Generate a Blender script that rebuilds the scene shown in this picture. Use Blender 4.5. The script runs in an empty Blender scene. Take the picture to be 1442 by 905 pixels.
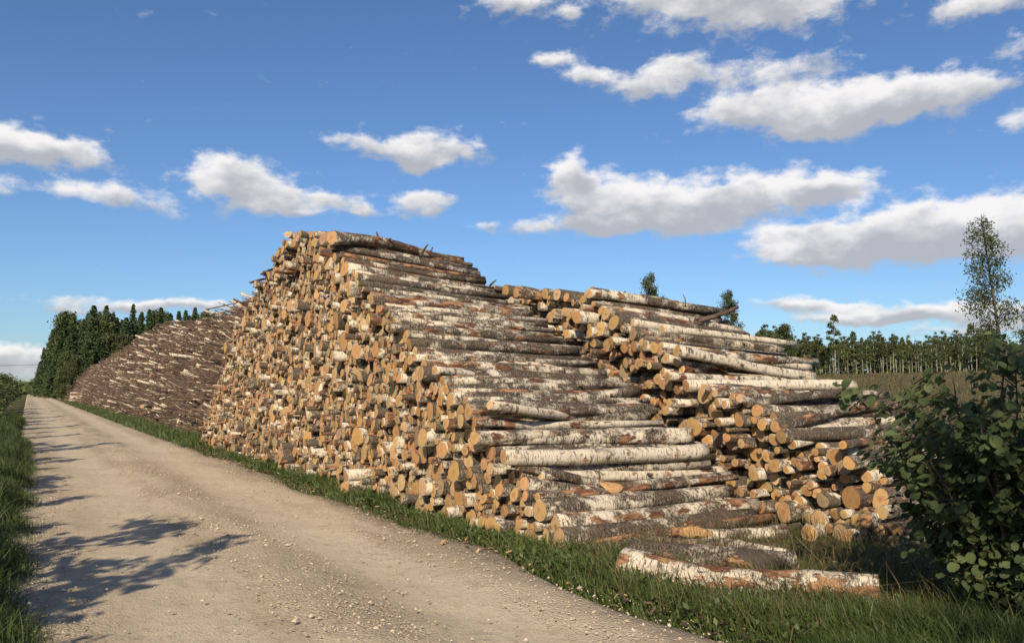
import bpy, math, random
import numpy as np
from mathutils import Vector, Matrix
R = math.radians
rng = np.random.default_rng(7)
random.seed(7)
C = bpy.context.scene.collection
S = bpy.context.scene

# ------------------------------------------------------------------ camera
CAM_H, F, PW, PH = 1.65, 1121.6, 1442.0, 905.0
PITCH = math.atan(95.5 / F)
cam_d = bpy.data.cameras.new('camera'); cam = bpy.data.objects.new('camera', cam_d); C.objects.link(cam)
cam.location = (0, 0, CAM_H); cam.rotation_euler = (R(90) + PITCH, 0, 0)
cam_d.sensor_width = 36; cam_d.lens = 36 * F / PW; cam_d.clip_end = 6000; cam_d.clip_start = 0.05
S.camera = cam
S.view_settings.view_transform = 'Standard'; S.view_settings.look = 'None'
S.view_settings.exposure = 0.23; S.view_settings.gamma = 1.0

SUN_EL, SUN_AZ = R(33), R(191)          # azimuth of the sun, clockwise from +Y
sl = bpy.data.lights.new('sun', 'SUN'); sl.energy = 5.0; sl.angle = R(0.5); sl.color = (1.0, 0.87, 0.68)
sun = bpy.data.objects.new('sun', sl); C.objects.link(sun)
sdir = Vector((math.sin(SUN_AZ) * math.cos(SUN_EL), math.cos(SUN_AZ) * math.cos(SUN_EL), math.sin(SUN_EL)))
sun.rotation_euler = sdir.to_track_quat('Z', 'Y').to_euler()

# ------------------------------------------------------------------ geometry of the view
FWD = Vector((0, math.cos(PITCH), math.sin(PITCH))); UPV = Vector((0, -math.sin(PITCH), math.cos(PITCH)))
def ray(px, py):
    return (Vector((1, 0, 0)) * ((px - PW / 2) / F) + UPV * ((PH / 2 - py) / F) + FWD)
_r = ray(40, 548); U = Vector((_r.x, _r.y, 0)).normalized(); N = Vector((U.y, -U.x, 0))    # U along the road, N across it to the right
EYE = Vector((0, 0, CAM_H))
def on_face(px, py, n):
    d = ray(px, py); return EYE + d * (n / d.dot(N))
def at_dist(px, py, Y):
    d = ray(px, py); return EYE + d * (Y / d.y)
def wpt(u, n, z=0.0): return U * u + N * n + Vector((0, 0, z))
def px_of(p):
    v = Vector(p) - EYE; dep = v.dot(FWD)
    return (PW / 2 + F * v.x / dep, PH / 2 - F * v.dot(UPV) / dep, dep)

# ------------------------------------------------------------------ node helpers
class NT:
    def __init__(s, tree): s.t = tree; s.n = tree.nodes; s.l = tree.links
    def new(s, typ, **kw):
        nd = s.n.new(typ)
        for k, v in kw.items(): setattr(nd, k, v)
        return nd
    def put(s, sock, v):
        if isinstance(v, bpy.types.NodeSocket): s.l.new(v, sock)
        elif v is not None: sock.default_value = v
    def math(s, op, a, b=None, c=None, clamp=False):
        nd = s.new('ShaderNodeMath', operation=op, use_clamp=clamp)
        s.put(nd.inputs[0], a); s.put(nd.inputs[1], b)
        if c is not None: s.put(nd.inputs[2], c)
        return nd.outputs[0]
    def vec(s, op, a, b=None):
        nd = s.new('ShaderNodeVectorMath', operation=op)
        s.put(nd.inputs[0], a); s.put(nd.inputs[1], b)
        return nd.outputs['Value'] if op in ('DOT_PRODUCT', 'LENGTH') else nd.outputs['Vector']
    def noise(s, v, scale, detail=2.0, rough=0.5, out='Fac', dist=0.0):
        nd = s.new('ShaderNodeTexNoise'); s.put(nd.inputs['Vector'], v)
        nd.inputs['Scale'].default_value = scale; nd.inputs['Detail'].default_value = detail
        nd.inputs['Roughness'].default_value = rough; nd.inputs['Distortion'].default_value = dist
        return nd.outputs[out]
    def voro(s, v, scale, out='Distance'):
        nd = s.new('ShaderNodeTexVoronoi'); s.put(nd.inputs['Vector'], v); nd.inputs['Scale'].default_value = scale
        return nd.outputs[out]
    def step(s, v, lo, hi, a=0.0, b=1.0):
        nd = s.new('ShaderNodeMapRange', interpolation_type='SMOOTHSTEP')
        s.put(nd.inputs['Value'], v); s.put(nd.inputs['From Min'], lo); s.put(nd.inputs['From Max'], hi)
        s.put(nd.inputs['To Min'], a); s.put(nd.inputs['To Max'], b)
        return nd.outputs[0]
    def mix(s, f, a, b, blend='MIX'):
        nd = s.new('ShaderNodeMix', data_type='RGBA', blend_type=blend)
        s.put(nd.inputs[0], f); s.put(nd.inputs[6], a if isinstance(a, bpy.types.NodeSocket) else (*a, 1)); s.put(nd.inputs[7], b if isinstance(b, bpy.types.NodeSocket) else (*b, 1))
        return nd.outputs[2]
    def attr(s, name, out='Color'):
        nd = s.new('ShaderNodeAttribute', attribute_name=name); return nd.outputs[out]
    def sep(s, v):
        nd = s.new('ShaderNodeSeparateXYZ'); s.put(nd.inputs[0], v); return nd.outputs
    def comb(s, x, y, z):
        nd = s.new('ShaderNodeCombineXYZ'); s.put(nd.inputs[0], x); s.put(nd.inputs[1], y); s.put(nd.inputs[2], z); return nd.outputs[0]
    def bump(s, h, strength, dist):
        nd = s.new('ShaderNodeBump'); s.put(nd.inputs['Height'], h)
        nd.inputs['Strength'].default_value = strength; nd.inputs['Distance'].default_value = dist
        return nd.outputs[0]

# ------------------------------------------------------------------ sky: Nishita with clouds laid out by azimuth and elevation
world = bpy.data.worlds.new('World'); S.world = world; world.use_nodes = True
wt = NT(world.node_tree); wt.n.clear()
sky = wt.new('ShaderNodeTexSky', sky_type='NISHITA'); sky.sun_disc = False
sky.sun_elevation = SUN_EL; sky.sun_rotation = SUN_AZ
sky.air_density = 1.0; sky.dust_density = 0.6; sky.ozone_density = 2.2
SKY_STRENGTH = 0.09
# cloud lobes read off the photograph: x, y, half-width, half-height, weight (pixels of the photograph)
CL = [(10,205,70,26,1.05),(85,216,60,16,.9),(15,270,38,16,.5),(95,262,50,11,.42),(180,275,60,20,.8),(265,300,40,9,.3),
      (325,246,60,27,1.0),(360,275,66,28,1.0),(455,278,55,16,.72),(510,295,40,11,.62),(590,283,46,23,1.0),(430,300,40,9,.5),
      (530,207,66,19,.88),(625,208,62,25,.95),(590,228,46,16,.8),(695,322,26,9,.6),(752,327,28,10,.58),
      (800,247,38,27,.95),(880,280,100,37,1.2),(960,302,130,28,1.1),(1090,268,110,31,1.2),(1180,262,48,17,.9),(820,318,70,13,.85),
      (775,88,34,14,.85),(830,108,44,15,.9),(905,125,50,18,.85),(960,97,66,24,.9),(1095,100,95,28,.72),(1050,150,70,22,.75),(1180,152,170,27,1.1),(1290,135,90,30,1.0),(1160,182,60,18,.9),
      (720,5,70,20,.9),(808,22,26,13,.7),(1080,8,150,36,1.1),(1010,-20,180,30,1.0),(1390,5,70,20,1.0),(1432,60,30,12,.6),(1432,172,30,20,.6),
      (1180,340,110,26,1.1),(1320,318,110,34,1.2),(1230,358,150,18,1.0),(1440,322,80,34,1.15),(1100,332,50,10,.6),
      (1150,428,90,11,1.0),(1300,440,150,14,1.05),(1220,447,80,9,.8),(1310,466,60,6,.5),
      (90,432,44,8,.6),(200,428,90,12,.9),(290,430,40,9,.7),(15,510,60,26,.95),(60,500,40,12,.6),(1225,483,50,8,.4),(1420,452,60,18,.9)]
tc = wt.new('ShaderNodeTexCoord'); dirv = wt.vec('NORMALIZE', tc.outputs['Generated'])
dx, dy, dz = wt.sep(dirv)
az = wt.math('ARCTAN2', dx, dy); el = wt.math('ARCSINE', dz)
base = wt.comb(az, el, 0.0)
sq = wt.comb(az, wt.math('MULTIPLY', el, 1.7), 0.0)
warp = wt.vec('SUBTRACT', wt.noise(sq, 11.0, 4.0, 0.6, 'Color'), (0.5, 0.5, 0.5))
pos = wt.vec('ADD', base, wt.vec('MULTIPLY', warp, (0.085, 0.04, 0.0)))
tot = None; hsum = None
for (x, y, rx, ry, a) in CL:
    d = ray(x, y).normalized(); ca, ce = math.atan2(d.x, d.y), math.asin(d.z)
    sx, sy = F / rx * 0.98, F / ry * 1.02
    m = wt.vec('MULTIPLY', wt.vec('SUBTRACT', pos, (ca, ce, 0)), (sx, sy, 0))
    q = wt.vec('DOT_PRODUCT', m, m)
    w = wt.math('MULTIPLY', wt.math('POWER', 0.28, q), a)
    h = wt.math('MULTIPLY', wt.vec('DOT_PRODUCT', m, (0, 1, 0)), w)
    tot = w if tot is None else wt.math('ADD', tot, w)
    hsum = h if hsum is None else wt.math('ADD', hsum, h)
# the same kind of cloud all round, outside the part read off the photograph
far_az = wt.step(wt.math('ABSOLUTE', az), 0.66, 0.95)
high = wt.step(el, 0.50, 0.62)
outside = wt.math('MULTIPLY', wt.math('MAXIMUM', far_az, high), wt.step(el, 0.02, 0.08))
gen = wt.step(wt.noise(sq, 3.4, 3.0, 0.5), 0.54, 0.72)
tot = wt.math('ADD', tot, wt.math('MULTIPLY', gen, outside))
vh = wt.math('DIVIDE', hsum, wt.math('MAXIMUM', tot, 0.05))
fb = wt.noise(sq, 28.0, 9.0, 0.6)
fine = wt.math('SUBTRACT', fb, 0.5)
dens = wt.step(wt.math('ADD', tot, wt.math('MULTIPLY', fine, 1.7)), 0.22, 0.88)
billow = wt.math('SUBTRACT', wt.noise(wt.vec('ADD', sq, (0.0, 0.012, 0.0)), 17.0, 5.0, 0.55), 0.5)
lit = wt.step(wt.math('ADD', wt.math('ADD', vh, wt.math('MULTIPLY', billow, 2.2)), wt.math('MULTIPLY', wt.math('SUBTRACT', 0.9, tot), 0.25)), -0.55, 0.60)
CLOUD_LIT, CLOUD_GREY = (9.4, 9.1, 8.9), (4.5, 4.65, 5.0)
ccol = wt.mix(lit, CLOUD_GREY, CLOUD_LIT)
blue = wt.mix(1.0, sky.outputs[0], (0.70, 0.90, 1.14), 'MULTIPLY')
SKY_MIX = wt.mix(wt.math('MULTIPLY', dens, 0.93), blue, ccol)
bg = wt.new('ShaderNodeBackground'); wt.put(bg.inputs['Color'], SKY_MIX); bg.inputs['Strength'].default_value = SKY_STRENGTH
wo = wt.new('ShaderNodeOutputWorld'); wt.l.new(bg.outputs[0], wo.inputs[0])

# ------------------------------------------------------------------ materials
def material(name, rough=0.85, spec=0.3):
    m = bpy.data.materials.new(name); m.use_nodes = True
    t = NT(m.node_tree); b = t.n['Principled BSDF']
    b.inputs['Roughness'].default_value = rough; b.inputs['Specular IOR Level'].default_value = spec
    return m, t, b

def bark_material():
    m, t, b = material('birch_bark', 0.82, 0.25)
    v = t.attr('bc', 'Vector'); tone = t.new('ShaderNodeAttribute', attribute_name='tone')
    sp = t.new('ShaderNodeSeparateColor'); t.put(sp.inputs[0], tone.outputs['Color'])
    white, red, dark = sp.outputs
    x, y, z = t.sep(v)
    band = t.comb(t.math('MULTIPLY', x, 3.0), y, z)                # fine round the log, coarse along it
    patch = t.noise(t.comb(t.math('MULTIPLY', x, 0.7), y, z), 8.5, 6.0, 0.72)
    speck = t.noise(band, 26.0, 4.0, 0.7)
    broad_ = t.noise(t.comb(t.math('MULTIPLY', x, 0.8), y, z), 3.0, 2.0, 0.5)
    mixv = t.math('ADD', t.math('ADD', t.math('MULTIPLY', patch, 0.55), t.math('MULTIPLY', broad_, 0.62)), t.math('MULTIPLY', speck, 0.42))
    lvl = t.math('SUBTRACT', 1.04, t.math('MULTIPLY', white, 0.435))
    wf = t.step(mixv, t.math('SUBTRACT', lvl, 0.085), t.math('ADD', lvl, 0.055))
    rough_bark = t.mix(t.step(speck, 0.35, 0.7), (0.024, 0.017, 0.011), (0.195, 0.145, 0.10))
    wcol = t.mix(t.noise(v, 5.0, 3.0, 0.6), (0.73, 0.645, 0.51), (0.48, 0.385, 0.27))
    col = t.mix(wf, rough_bark, wcol)
    # black lenticels and rings
    lent = t.step(t.noise(t.comb(t.math('MULTIPLY', x, 9.0), y, z), 9.0, 3.0, 0.62), 0.57, 0.64)
    col = t.mix(t.math('MULTIPLY', lent, 0.85), col, (0.055, 0.046, 0.038))
    crack = t.step(t.noise(t.comb(t.math('MULTIPLY', x, 0.9), y, z), 9.0, 5.0, 0.72), 0.54, 0.66)
    col = t.mix(t.math('MULTIPLY', crack, 0.8), col, t.mix(speck, (0.05, 0.038, 0.028), (0.17, 0.125, 0.085)))
    arcs = t.step(t.noise(t.comb(t.math('MULTIPLY', x, 7.0), t.math('MULTIPLY', y, 2.2), t.math('MULTIPLY', z, 2.2)), 2.2, 4.0, 0.6), 0.60, 0.645)
    col = t.mix(t.math('MULTIPLY', arcs, 0.85), col, t.mix(speck, (0.028, 0.022, 0.017), (0.12, 0.095, 0.07)))
    # peeled red-brown inner bark and tan torn wood
    pn = t.noise(t.comb(t.math('MULTIPLY', x, 0.45), y, z), 6.0, 5.0, 0.62)
    pl = t.math('SUBTRACT', 0.745, t.math('MULTIPLY', red, 0.31))
    pf = t.step(pn, pl, t.math('ADD', pl, 0.03))
    inner = t.mix(t.step(t.noise(t.comb(t.math('MULTIPLY', x, 0.3), y, z), 14.0, 3.0, 0.6), 0.42, 0.62), (0.125, 0.052, 0.030), (0.40, 0.215, 0.11))
    col = t.mix(pf, col, inner)
    fl = t.step(t.noise(t.comb(t.math('MULTIPLY', x, 0.55), y, z), 15.0, 4.0, 0.65), t.math('SUBTRACT', 0.715, t.math('MULTIPLY', red, 0.16)), t.math('SUBTRACT', 0.745, t.math('MULTIPLY', red, 0.16)))
    col = t.mix(t.math('MULTIPLY', fl, 0.85), col, inner)
    dn = t.step(t.noise(v, 3.3, 4.0, 0.6), t.math('SUBTRACT', 0.85, t.math('MULTIPLY', dark, 0.6)), t.math('SUBTRACT', 0.97, t.math('MULTIPLY', dark, 0.6)))
    col = t.mix(t.math('MULTIPLY', dn, 0.85), col, t.mix(speck, (0.032, 0.027, 0.022), (0.10, 0.085, 0.07)))
    t.put(b.inputs['Base Color'], col)
    hgt = t.math('ADD', t.math('MULTIPLY', speck, 0.6), t.math('ADD', t.math('MULTIPLY', wf, 0.35), t.math('MULTIPLY', pf, -0.5)))
    t.put(b.inputs['Normal'], t.bump(hgt, 1.0, 0.02))
    return m
def cut_material():
    m, t, b = material('cut_wood', 0.8, 0.2)
    v = t.attr('bc', 'Vector'); tint = t.attr('tint'); rr = t.attr('rr', 'Fac')
    wob = t.math('MULTIPLY', t.noise(v, 12.0, 3.0), 0.02)
    ring = t.math('SINE', t.math('MULTIPLY', t.math('ADD', rr, wob), 520.0))
    col = t.mix(t.math('MULTIPLY_ADD', ring, 0.10, 0.12), tint, (0.19, 0.095, 0.04))
    col = t.mix(t.math('MULTIPLY', t.step(t.math('ADD', rr, wob), 0.060, 0.015), t.math('MULTIPLY_ADD', t.noise(v, 0.35, 0.0), 1.6, -0.45, clamp=True)), col, (0.27, 0.125, 0.05))
    col = t.mix(t.math('MULTIPLY', t.step(t.noise(v, 22.0, 5.0, 0.7), 0.46, 0.70), 0.5), col, (0.22, 0.13, 0.07))
    crk = t.step(t.noise(t.vec('MULTIPLY', v, (1, 0.35, 2.2)), 30.0, 3.0, 0.6), 0.64, 0.70)
    col = t.mix(t.math('MULTIPLY', crk, 0.6), col, (0.09, 0.05, 0.03))
    t.put(b.inputs['Base Color'], col)
    t.put(b.inputs['Normal'], t.bump(t.noise(t.vec('MULTIPLY', v, (1, 1, 5)), 60.0, 3.0, 0.6), 0.5, 0.004))
    return m
def simple_wood(name, c0, c1, stretch=0.25, scale=20):
    m, t, b = material(name, 0.85, 0.2)
    v = t.attr('bc', 'Vector'); x, y, z = t.sep(v)
    g = t.noise(t.comb(t.math('MULTIPLY', x, stretch), y, z), scale, 4.0, 0.65)
    t.put(b.inputs['Base Color'], t.mix(t.step(g, 0.3, 0.7), c0, c1))
    t.put(b.inputs['Normal'], t.bump(g, 0.6, 0.006))
    return m
def leaf_material(name, c0, c1, trans=0.3, rough=0.55, spec=0.35):
    m, t, b = material(name, rough, spec)
    tone = t.attr('tone', 'Fac')
    col = t.mix(tone, c0, c1)
    t.put(b.inputs['Base Color'], col)
    tr = t.new('ShaderNodeBsdfTranslucent'); t.put(tr.inputs['Color'], col)
    mx = t.new('ShaderNodeMixShader'); mx.inputs[0].default_value = trans
    out = t.n['Material Output']
    t.l.new(b.outputs[0], mx.inputs[1]); t.l.new(tr.outputs[0], mx.inputs[2]); t.l.new(mx.outputs[0], out.inputs[0])
    return m
def trunk_material(name, c0, c1, scale=6.0):
    m, t, b = material(name, 0.9, 0.2)
    tc = t.new('ShaderNodeTexCoord'); x, y, z = t.sep(tc.outputs['Object'])
    g = t.noise(t.comb(t.math('MULTIPLY', x, 2.0), t.math('MULTIPLY', y, 2.0), z), scale, 4.0, 0.7)
    t.put(b.inputs['Base Color'], t.mix(t.step(g, 0.38, 0.58), c0, c1)); t.put(b.inputs['Normal'], t.bump(g, 0.6, 0.02))
    return m
BARK, CUT = bark_material(), cut_material()
PEELED = simple_wood('peeled_wood', (0.34, 0.19, 0.09), (0.56, 0.40, 0.23))
STICK_DARK = simple_wood('dead_branch_bark', (0.028, 0.019, 0.014), (0.180, 0.118, 0.082), 0.5, 9)

def road_material():
    m, t, b = material('gravel', 0.92, 0.2)
    tc = t.new('ShaderNodeTexCoord'); v = tc.outputs['Object']     # x along the road, y across it
    x, y, z = t.sep(v)
    big = t.noise(t.comb(t.math('MULTIPLY', x, 0.25), y, z), 1.6, 4.0, 0.6)
    mid = t.noise(v, 7.0, 5.0, 0.65); fine = t.noise(v, 55.0, 4.0, 0.7); vo = t.voro(v, 38.0); vo2 = t.voro(v, 85.0)
    def ridge(c, w): return t.step(t.math('ABSOLUTE', t.math('SUBTRACT', t.math('ADD', y, t.math('MULTIPLY', t.math('SUBTRACT', mid, 0.5), 0.25)), c)), w, w * 0.3)
    loose = t.math('MAXIMUM', t.math('MAXIMUM', ridge(2.05, 0.5), t.math('MULTIPLY', ridge(3.55, 0.55), 0.8)), t.math('MULTIPLY', ridge(0.15, 0.5), 0.9))
    track = t.math('MAXIMUM', ridge(1.1, 0.6), ridge(2.9, 0.5))
    col = t.mix(t.step(big, 0.35, 0.65), (0.365, 0.288, 0.192), (0.50, 0.405, 0.278))
    col = t.mix(t.math('MULTIPLY', track, 0.62), col, (0.545, 0.45, 0.313))
    col = t.mix(t.math('MULTIPLY', t.step(mid, 0.5, 0.72), 0.5), col, (0.27, 0.20, 0.13))
    col = t.mix(t.math('MULTIPLY', t.step(fine, 0.45, 0.75), 0.4), col, (0.27, 0.205, 0.14))
    st = t.math('MULTIPLY', t.step(vo, 0.34, 0.18), t.math('MULTIPLY_ADD', loose, 0.75, 0.12))
    col = t.mix(t.math('MULTIPLY', st, 0.55), col, (0.58, 0.48, 0.35))
    dirt = t.step(t.math('ADD', y, t.math('MULTIPLY', mid, 0.5)), 3.75, 4.25)
    col = t.mix(t.math('MULTIPLY', dirt, 0.7), col, (0.16, 0.125, 0.09))
    t.put(b.inputs['Base Color'], col)
    hgt = t.math('ADD', t.math('MULTIPLY', t.math('SUBTRACT', 1.0, vo), t.math('MULTIPLY_ADD', loose, 0.8, 0.2)), t.math('ADD', t.math('MULTIPLY', fine, 0.5), t.math('MULTIPLY', t.math('SUBTRACT', 1.0, vo2), 0.25)))
    t.put(b.inputs['Normal'], t.bump(t.math('ADD', hgt, t.math('MULTIPLY', mid, 1.2)), 0.75, 0.02))
    return m
def ground_material():
    m, t, b = material('meadow_soil', 0.95, 0.1)
    tc = t.new('ShaderNodeTexCoord'); v = tc.outputs['Object']
    a = t.noise(v, 0.12, 5.0, 0.6); c = t.noise(v, 2.5, 5.0, 0.7)
    col = t.mix(t.step(a, 0.38, 0.62), (0.060, 0.072, 0.026), (0.125, 0.098, 0.048))
    col = t.mix(t.math('MULTIPLY', t.step(c, 0.45, 0.7), 0.6), col, (0.045, 0.040, 0.022))
    t.put(b.inputs['Base Color'], col); t.put(b.inputs['Normal'], t.bump(c, 1.0, 0.15))
    return m
def stone_material():
    m, t, b = material('pebble_stone', 0.85, 0.25)
    tone = t.attr('tone', 'Fac')
    t.put(b.inputs['Base Color'], t.mix(tone, (0.28, 0.21, 0.145), (0.60, 0.50, 0.37))); return m
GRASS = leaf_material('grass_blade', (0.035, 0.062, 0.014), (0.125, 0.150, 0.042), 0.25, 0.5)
DRY = leaf_material('dry_grass', (0.10, 0.082, 0.035), (0.24, 0.175, 0.085), 0.2, 0.7, 0.2)
FOL_SPRUCE = leaf_material('spruce_needles', (0.030, 0.050, 0.020), (0.085, 0.112, 0.042), 0.08, 0.7, 0.2)
FOL_DEC = leaf_material('broad_leaf', (0.052, 0.072, 0.024), (0.150, 0.170, 0.060), 0.2, 0.6, 0.25)
FOL_BIRCH = leaf_material('birch_leaf', (0.050, 0.062, 0.022), (0.115, 0.125, 0.045), 0.2, 0.6, 0.25)
FOL_ALDER = leaf_material('alder_leaf', (0.078, 0.104, 0.040), (0.150, 0.180, 0.070), 0.4, 0.65, 0.2)
TRUNK_PINE = trunk_material('brown_trunk', (0.07, 0.05, 0.035), (0.20, 0.135, 0.09))
TRUNK_BIRCH = trunk_material('white_trunk', (0.10, 0.085, 0.07), (0.42, 0.39, 0.33), 3.0)
TRUNK_DARK = trunk_material('dark_trunk', (0.035, 0.028, 0.02), (0.11, 0.09, 0.07))
METAL = material('cable_sheath', 0.5)[0]; METAL.node_tree.nodes['Principled BSDF'].inputs['Base Color'].default_value = (0.03, 0.03, 0.03, 1)

# ------------------------------------------------------------------ mesh helpers
def mesh_np(name, V, F3=None, F4=None, mats=(), mi3=None, mi4=None, attrs=None, smooth3=False, smooth4=True):
    """Mesh from numpy arrays of triangles and quads with per-vertex attributes."""
    me = bpy.data.meshes.new(name); V = np.asarray(V, np.float32)
    n3 = 0 if F3 is None else len(F3); n4 = 0 if F4 is None else len(F4)
    loops = np.concatenate([np.asarray(F3, np.int32).ravel() if n3 else np.zeros(0, np.int32), np.asarray(F4, np.int32).ravel() if n4 else np.zeros(0, np.int32)])
    starts = np.concatenate([np.arange(n3) * 3, n3 * 3 + np.arange(n4) * 4]).astype(np.int32)
    me.vertices.add(len(V)); me.vertices.foreach_set('co', V.ravel())
    me.loops.add(len(loops)); me.loops.foreach_set('vertex_index', loops)
    me.polygons.add(n3 + n4); me.polygons.foreach_set('loop_start', starts)
    sm = np.concatenate([np.full(n3, smooth3), np.full(n4, smooth4)]); me.polygons.foreach_set('use_smooth', sm)
    mi = np.concatenate([np.zeros(n3, np.int32) if mi3 is None else np.asarray(mi3, np.int32), np.zeros(n4, np.int32) if mi4 is None else np.asarray(mi4, np.int32)])
    for m in mats: me.materials.append(m)
    me.polygons.foreach_set('material_index', mi)
    for k, a in (attrs or {}).items():
        a = np.asarray(a, np.float32)
        if a.ndim == 1: me.attributes.new(k, 'FLOAT', 'POINT').data.foreach_set('value', a)
        elif k == 'bc': me.attributes.new(k, 'FLOAT_VECTOR', 'POINT').data.foreach_set('vector', a.ravel())
        else:
            if a.shape[1] == 3: a = np.concatenate([a, np.ones((len(a), 1), np.float32)], 1)
            me.attributes.new(k, 'FLOAT_COLOR', 'POINT').data.foreach_set('color', a.ravel())
    me.update(calc_edges=True); me.validate()
    return me
def link(name, data, parent=None, loc=None, rot=None, scale=None):
    o = bpy.data.objects.new(name, data); C.objects.link(o)
    if parent is not None: o.parent = parent
    if loc is not None: o.location = loc
    if rot is not None: o.rotation_euler = rot
    if scale is not None: o.scale = scale
    return o
def tag(o, label=None, cat=None, group=None, kind=None):
    if label: o['label'] = label
    if cat: o['category'] = cat
    if group: o['group'] = group
    if kind: o['kind'] = kind
    return o
def copy_tree(o, parent=None):
    c = o.copy(); C.objects.link(c)
    if parent is not None: c.parent = parent
    for ch in o.children: copy_tree(ch, c)
    return c
class Acc:
    """Collects vertex/face arrays."""
    def __init__(s): s.V = []; s.F3 = []; s.F4 = []; s.m3 = []; s.m4 = []; s.A = {}; s.n = 0
    def add(s, V, F3=None, F4=None, m3=0, m4=0, **attrs):
        V = np.asarray(V, np.float32)
        if F3 is not None and len(F3): s.F3.append(np.asarray(F3) + s.n); s.m3.append(np.full(len(F3), m3))
        if F4 is not None and len(F4): s.F4.append(np.asarray(F4) + s.n); s.m4.append(np.full(len(F4), m4))
        s.V.append(V); s.n += len(V)
        for k, a in attrs.items(): s.A.setdefault(k, []).append(a)
    def mesh(s, name, mats, **kw):
        cat = lambda L: np.concatenate(L) if L else None
        return mesh_np(name, cat(s.V), cat(s.F3), cat(s.F4), mats, cat(s.m3), cat(s.m4), {k: np.concatenate(a) for k, a in s.A.items()}, **kw)

def tube(points, radii, sides=6, cap=True):
    """A tapered tube through the points: vertices, triangles, quads, bark coordinates."""
    P = np.asarray(points, float); n = len(P)
    T = np.gradient(P, axis=0); T /= np.linalg.norm(T, axis=1)[:, None] + 1e-9
    ref = np.array([0.0, 0, 1]) if abs(T[0, 2]) < 0.9 else np.array([1.0, 0, 0])
    A = np.cross(T, ref); A /= np.linalg.norm(A, axis=1)[:, None] + 1e-9
    B = np.cross(T, A)
    th = np.arange(sides) / sides * 2 * np.pi
    r = np.asarray(radii, float)[:, None, None]
    V = P[:, None, :] + r * (np.cos(th)[None, :, None] * A[:, None, :] + np.sin(th)[None, :, None] * B[:, None, :])
    V = V.reshape(-1, 3)
    i = np.arange(n - 1)[:, None] * sides; j = np.arange(sides)[None, :]; k = (j + 1) % sides
    F4 = np.stack([i + j, i + k, i + sides + k, i + sides + j], -1).reshape(-1, 4)
    seg = np.concatenate([[0], np.cumsum(np.linalg.norm(np.diff(P, axis=0), axis=1))])
    bc = np.concatenate([np.repeat(seg, sides)[:, None], (r * np.stack([np.cos(th), np.sin(th)], -1)[None]).reshape(-1, 2)], 1)
    F3 = []
    if cap:
        V = np.concatenate([V, P[:1], P[-1:]]); bc = np.concatenate([bc, [[0, 0, 0], [seg[-1], 0, 0]]])
        c0, c1 = n * sides, n * sides + 1; o = (n - 1) * sides
        F3 = [[c0, b_, a_] for a_, b_ in zip(range(sides), list(range(1, sides)) + [0])] + [[c1, o + a_, o + b_] for a_, b_ in zip(range(sides), list(range(1, sides)) + [0])]
    return V, np.array(F3, int).reshape(-1, 3), F4, bc + rng.uniform(0, 40, 3)

# ------------------------------------------------------------------ logs
def log_geo(L, r0, r1, sides=14, rings=9, bow=0.03, rough=0.05):
    """A log along +X from x=0: body quads, end discs as triangles. All local."""
    k = rng.uniform(0, 6.28, 6); th = np.arange(sides) / sides * 2 * np.pi
    t = np.linspace(0, 1, rings)
    out = 1 + rng.uniform(0, .13) * np.cos(2 * th + k[0]) + rng.uniform(0, .08) * np.cos(3 * th + k[1]) + rng.uniform(-.03, .03, sides)
    rad = (r0 + (r1 - r0) * t)
    fl = 1 + rng.uniform(0.0, .12) * np.exp(-t / .07) if r0 >= r1 else 1 + rng.uniform(0, .12) * np.exp(-(1 - t) / .07)
    rad = rad * fl
    bump = 1 + rough * np.array([rng.uniform(-1, 1, sides) for _ in t]); bump = (bump + np.roll(bump, 1, 1)) / 2
    rr = rad[:, None] * out[None, :] * bump
    cy = bow * np.sin(np.pi * t) * np.cos(k[2]) + .25 * bow * np.sin(3 * np.pi * t + k[3])
    cz = bow * np.sin(np.pi * t) * np.sin(k[2]) + .25 * bow * np.sin(2.3 * np.pi * t + k[4]); cy -= cy[0]; cz -= cz[0]
    Y = cy[:, None] + rr * np.cos(th); Z = cz[:, None] + rr * np.sin(th); X = np.repeat((t * L)[:, None], sides, 1)
    tilt = rng.normal(0, .12, 2); X[0] += tilt[0] * rr[0] * np.cos(th) + tilt[1] * rr[0] * np.sin(th)
    tilt = rng.normal(0, .12, 2); X[-1] += tilt[0] * rr[-1] * np.cos(th) + tilt[1] * rr[-1] * np.sin(th)
    V = np.stack([X, Y, Z], -1)
    rim0 = V[0].copy(); rim0[:, 1:] = (rim0[:, 1:] - [cy[0], cz[0]]) * .94 + [cy[0], cz[0]]
    rim1 = V[-1].copy(); rim1[:, 1:] = (rim1[:, 1:] - [cy[-1], cz[-1]]) * .94 + [cy[-1], cz[-1]]
    body = np.concatenate([rim0[None], V, rim1[None]]).reshape(-1, 3)
    nr = rings + 2
    i = np.arange(nr - 1)[:, None] * sides; j = np.arange(sides)[None]; kk = (j + 1) % sides
    F4 = np.stack([i + j, i + sides + j, i + sides + kk, i + kk], -1).reshape(-1, 4)
    def disc(ring, cx, c, flip):
        D = np.concatenate([ring, [[ring[:, 0].mean() + cx, c[0], c[1]]]])
        F = np.array([[sides, b_, a_] if flip else [sides, a_, b_] for a_, b_ in zip(range(sides), list(range(1, sides)) + [0])])
        R_ = np.linalg.norm(D[:, 1:] - np.array(c), axis=1)
        return D, F, R_
    e0 = disc(rim0, -.004, (cy[0], cz[0]), False); e1 = disc(rim1, .004, (cy[-1], cz[-1]), True)
    return body, F4, e0, e1
def log_matrix(p0, p1):
    x = (p1 - p0).normalized(); y = Vector((0, 0, 1)).cross(x).normalized(); z = x.cross(y)
    return Matrix(((x.x, y.x, z.x, p0.x), (x.y, y.y, z.y, p0.y), (x.z, y.z, z.z, p0.z), (0, 0, 0, 1)))
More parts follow.
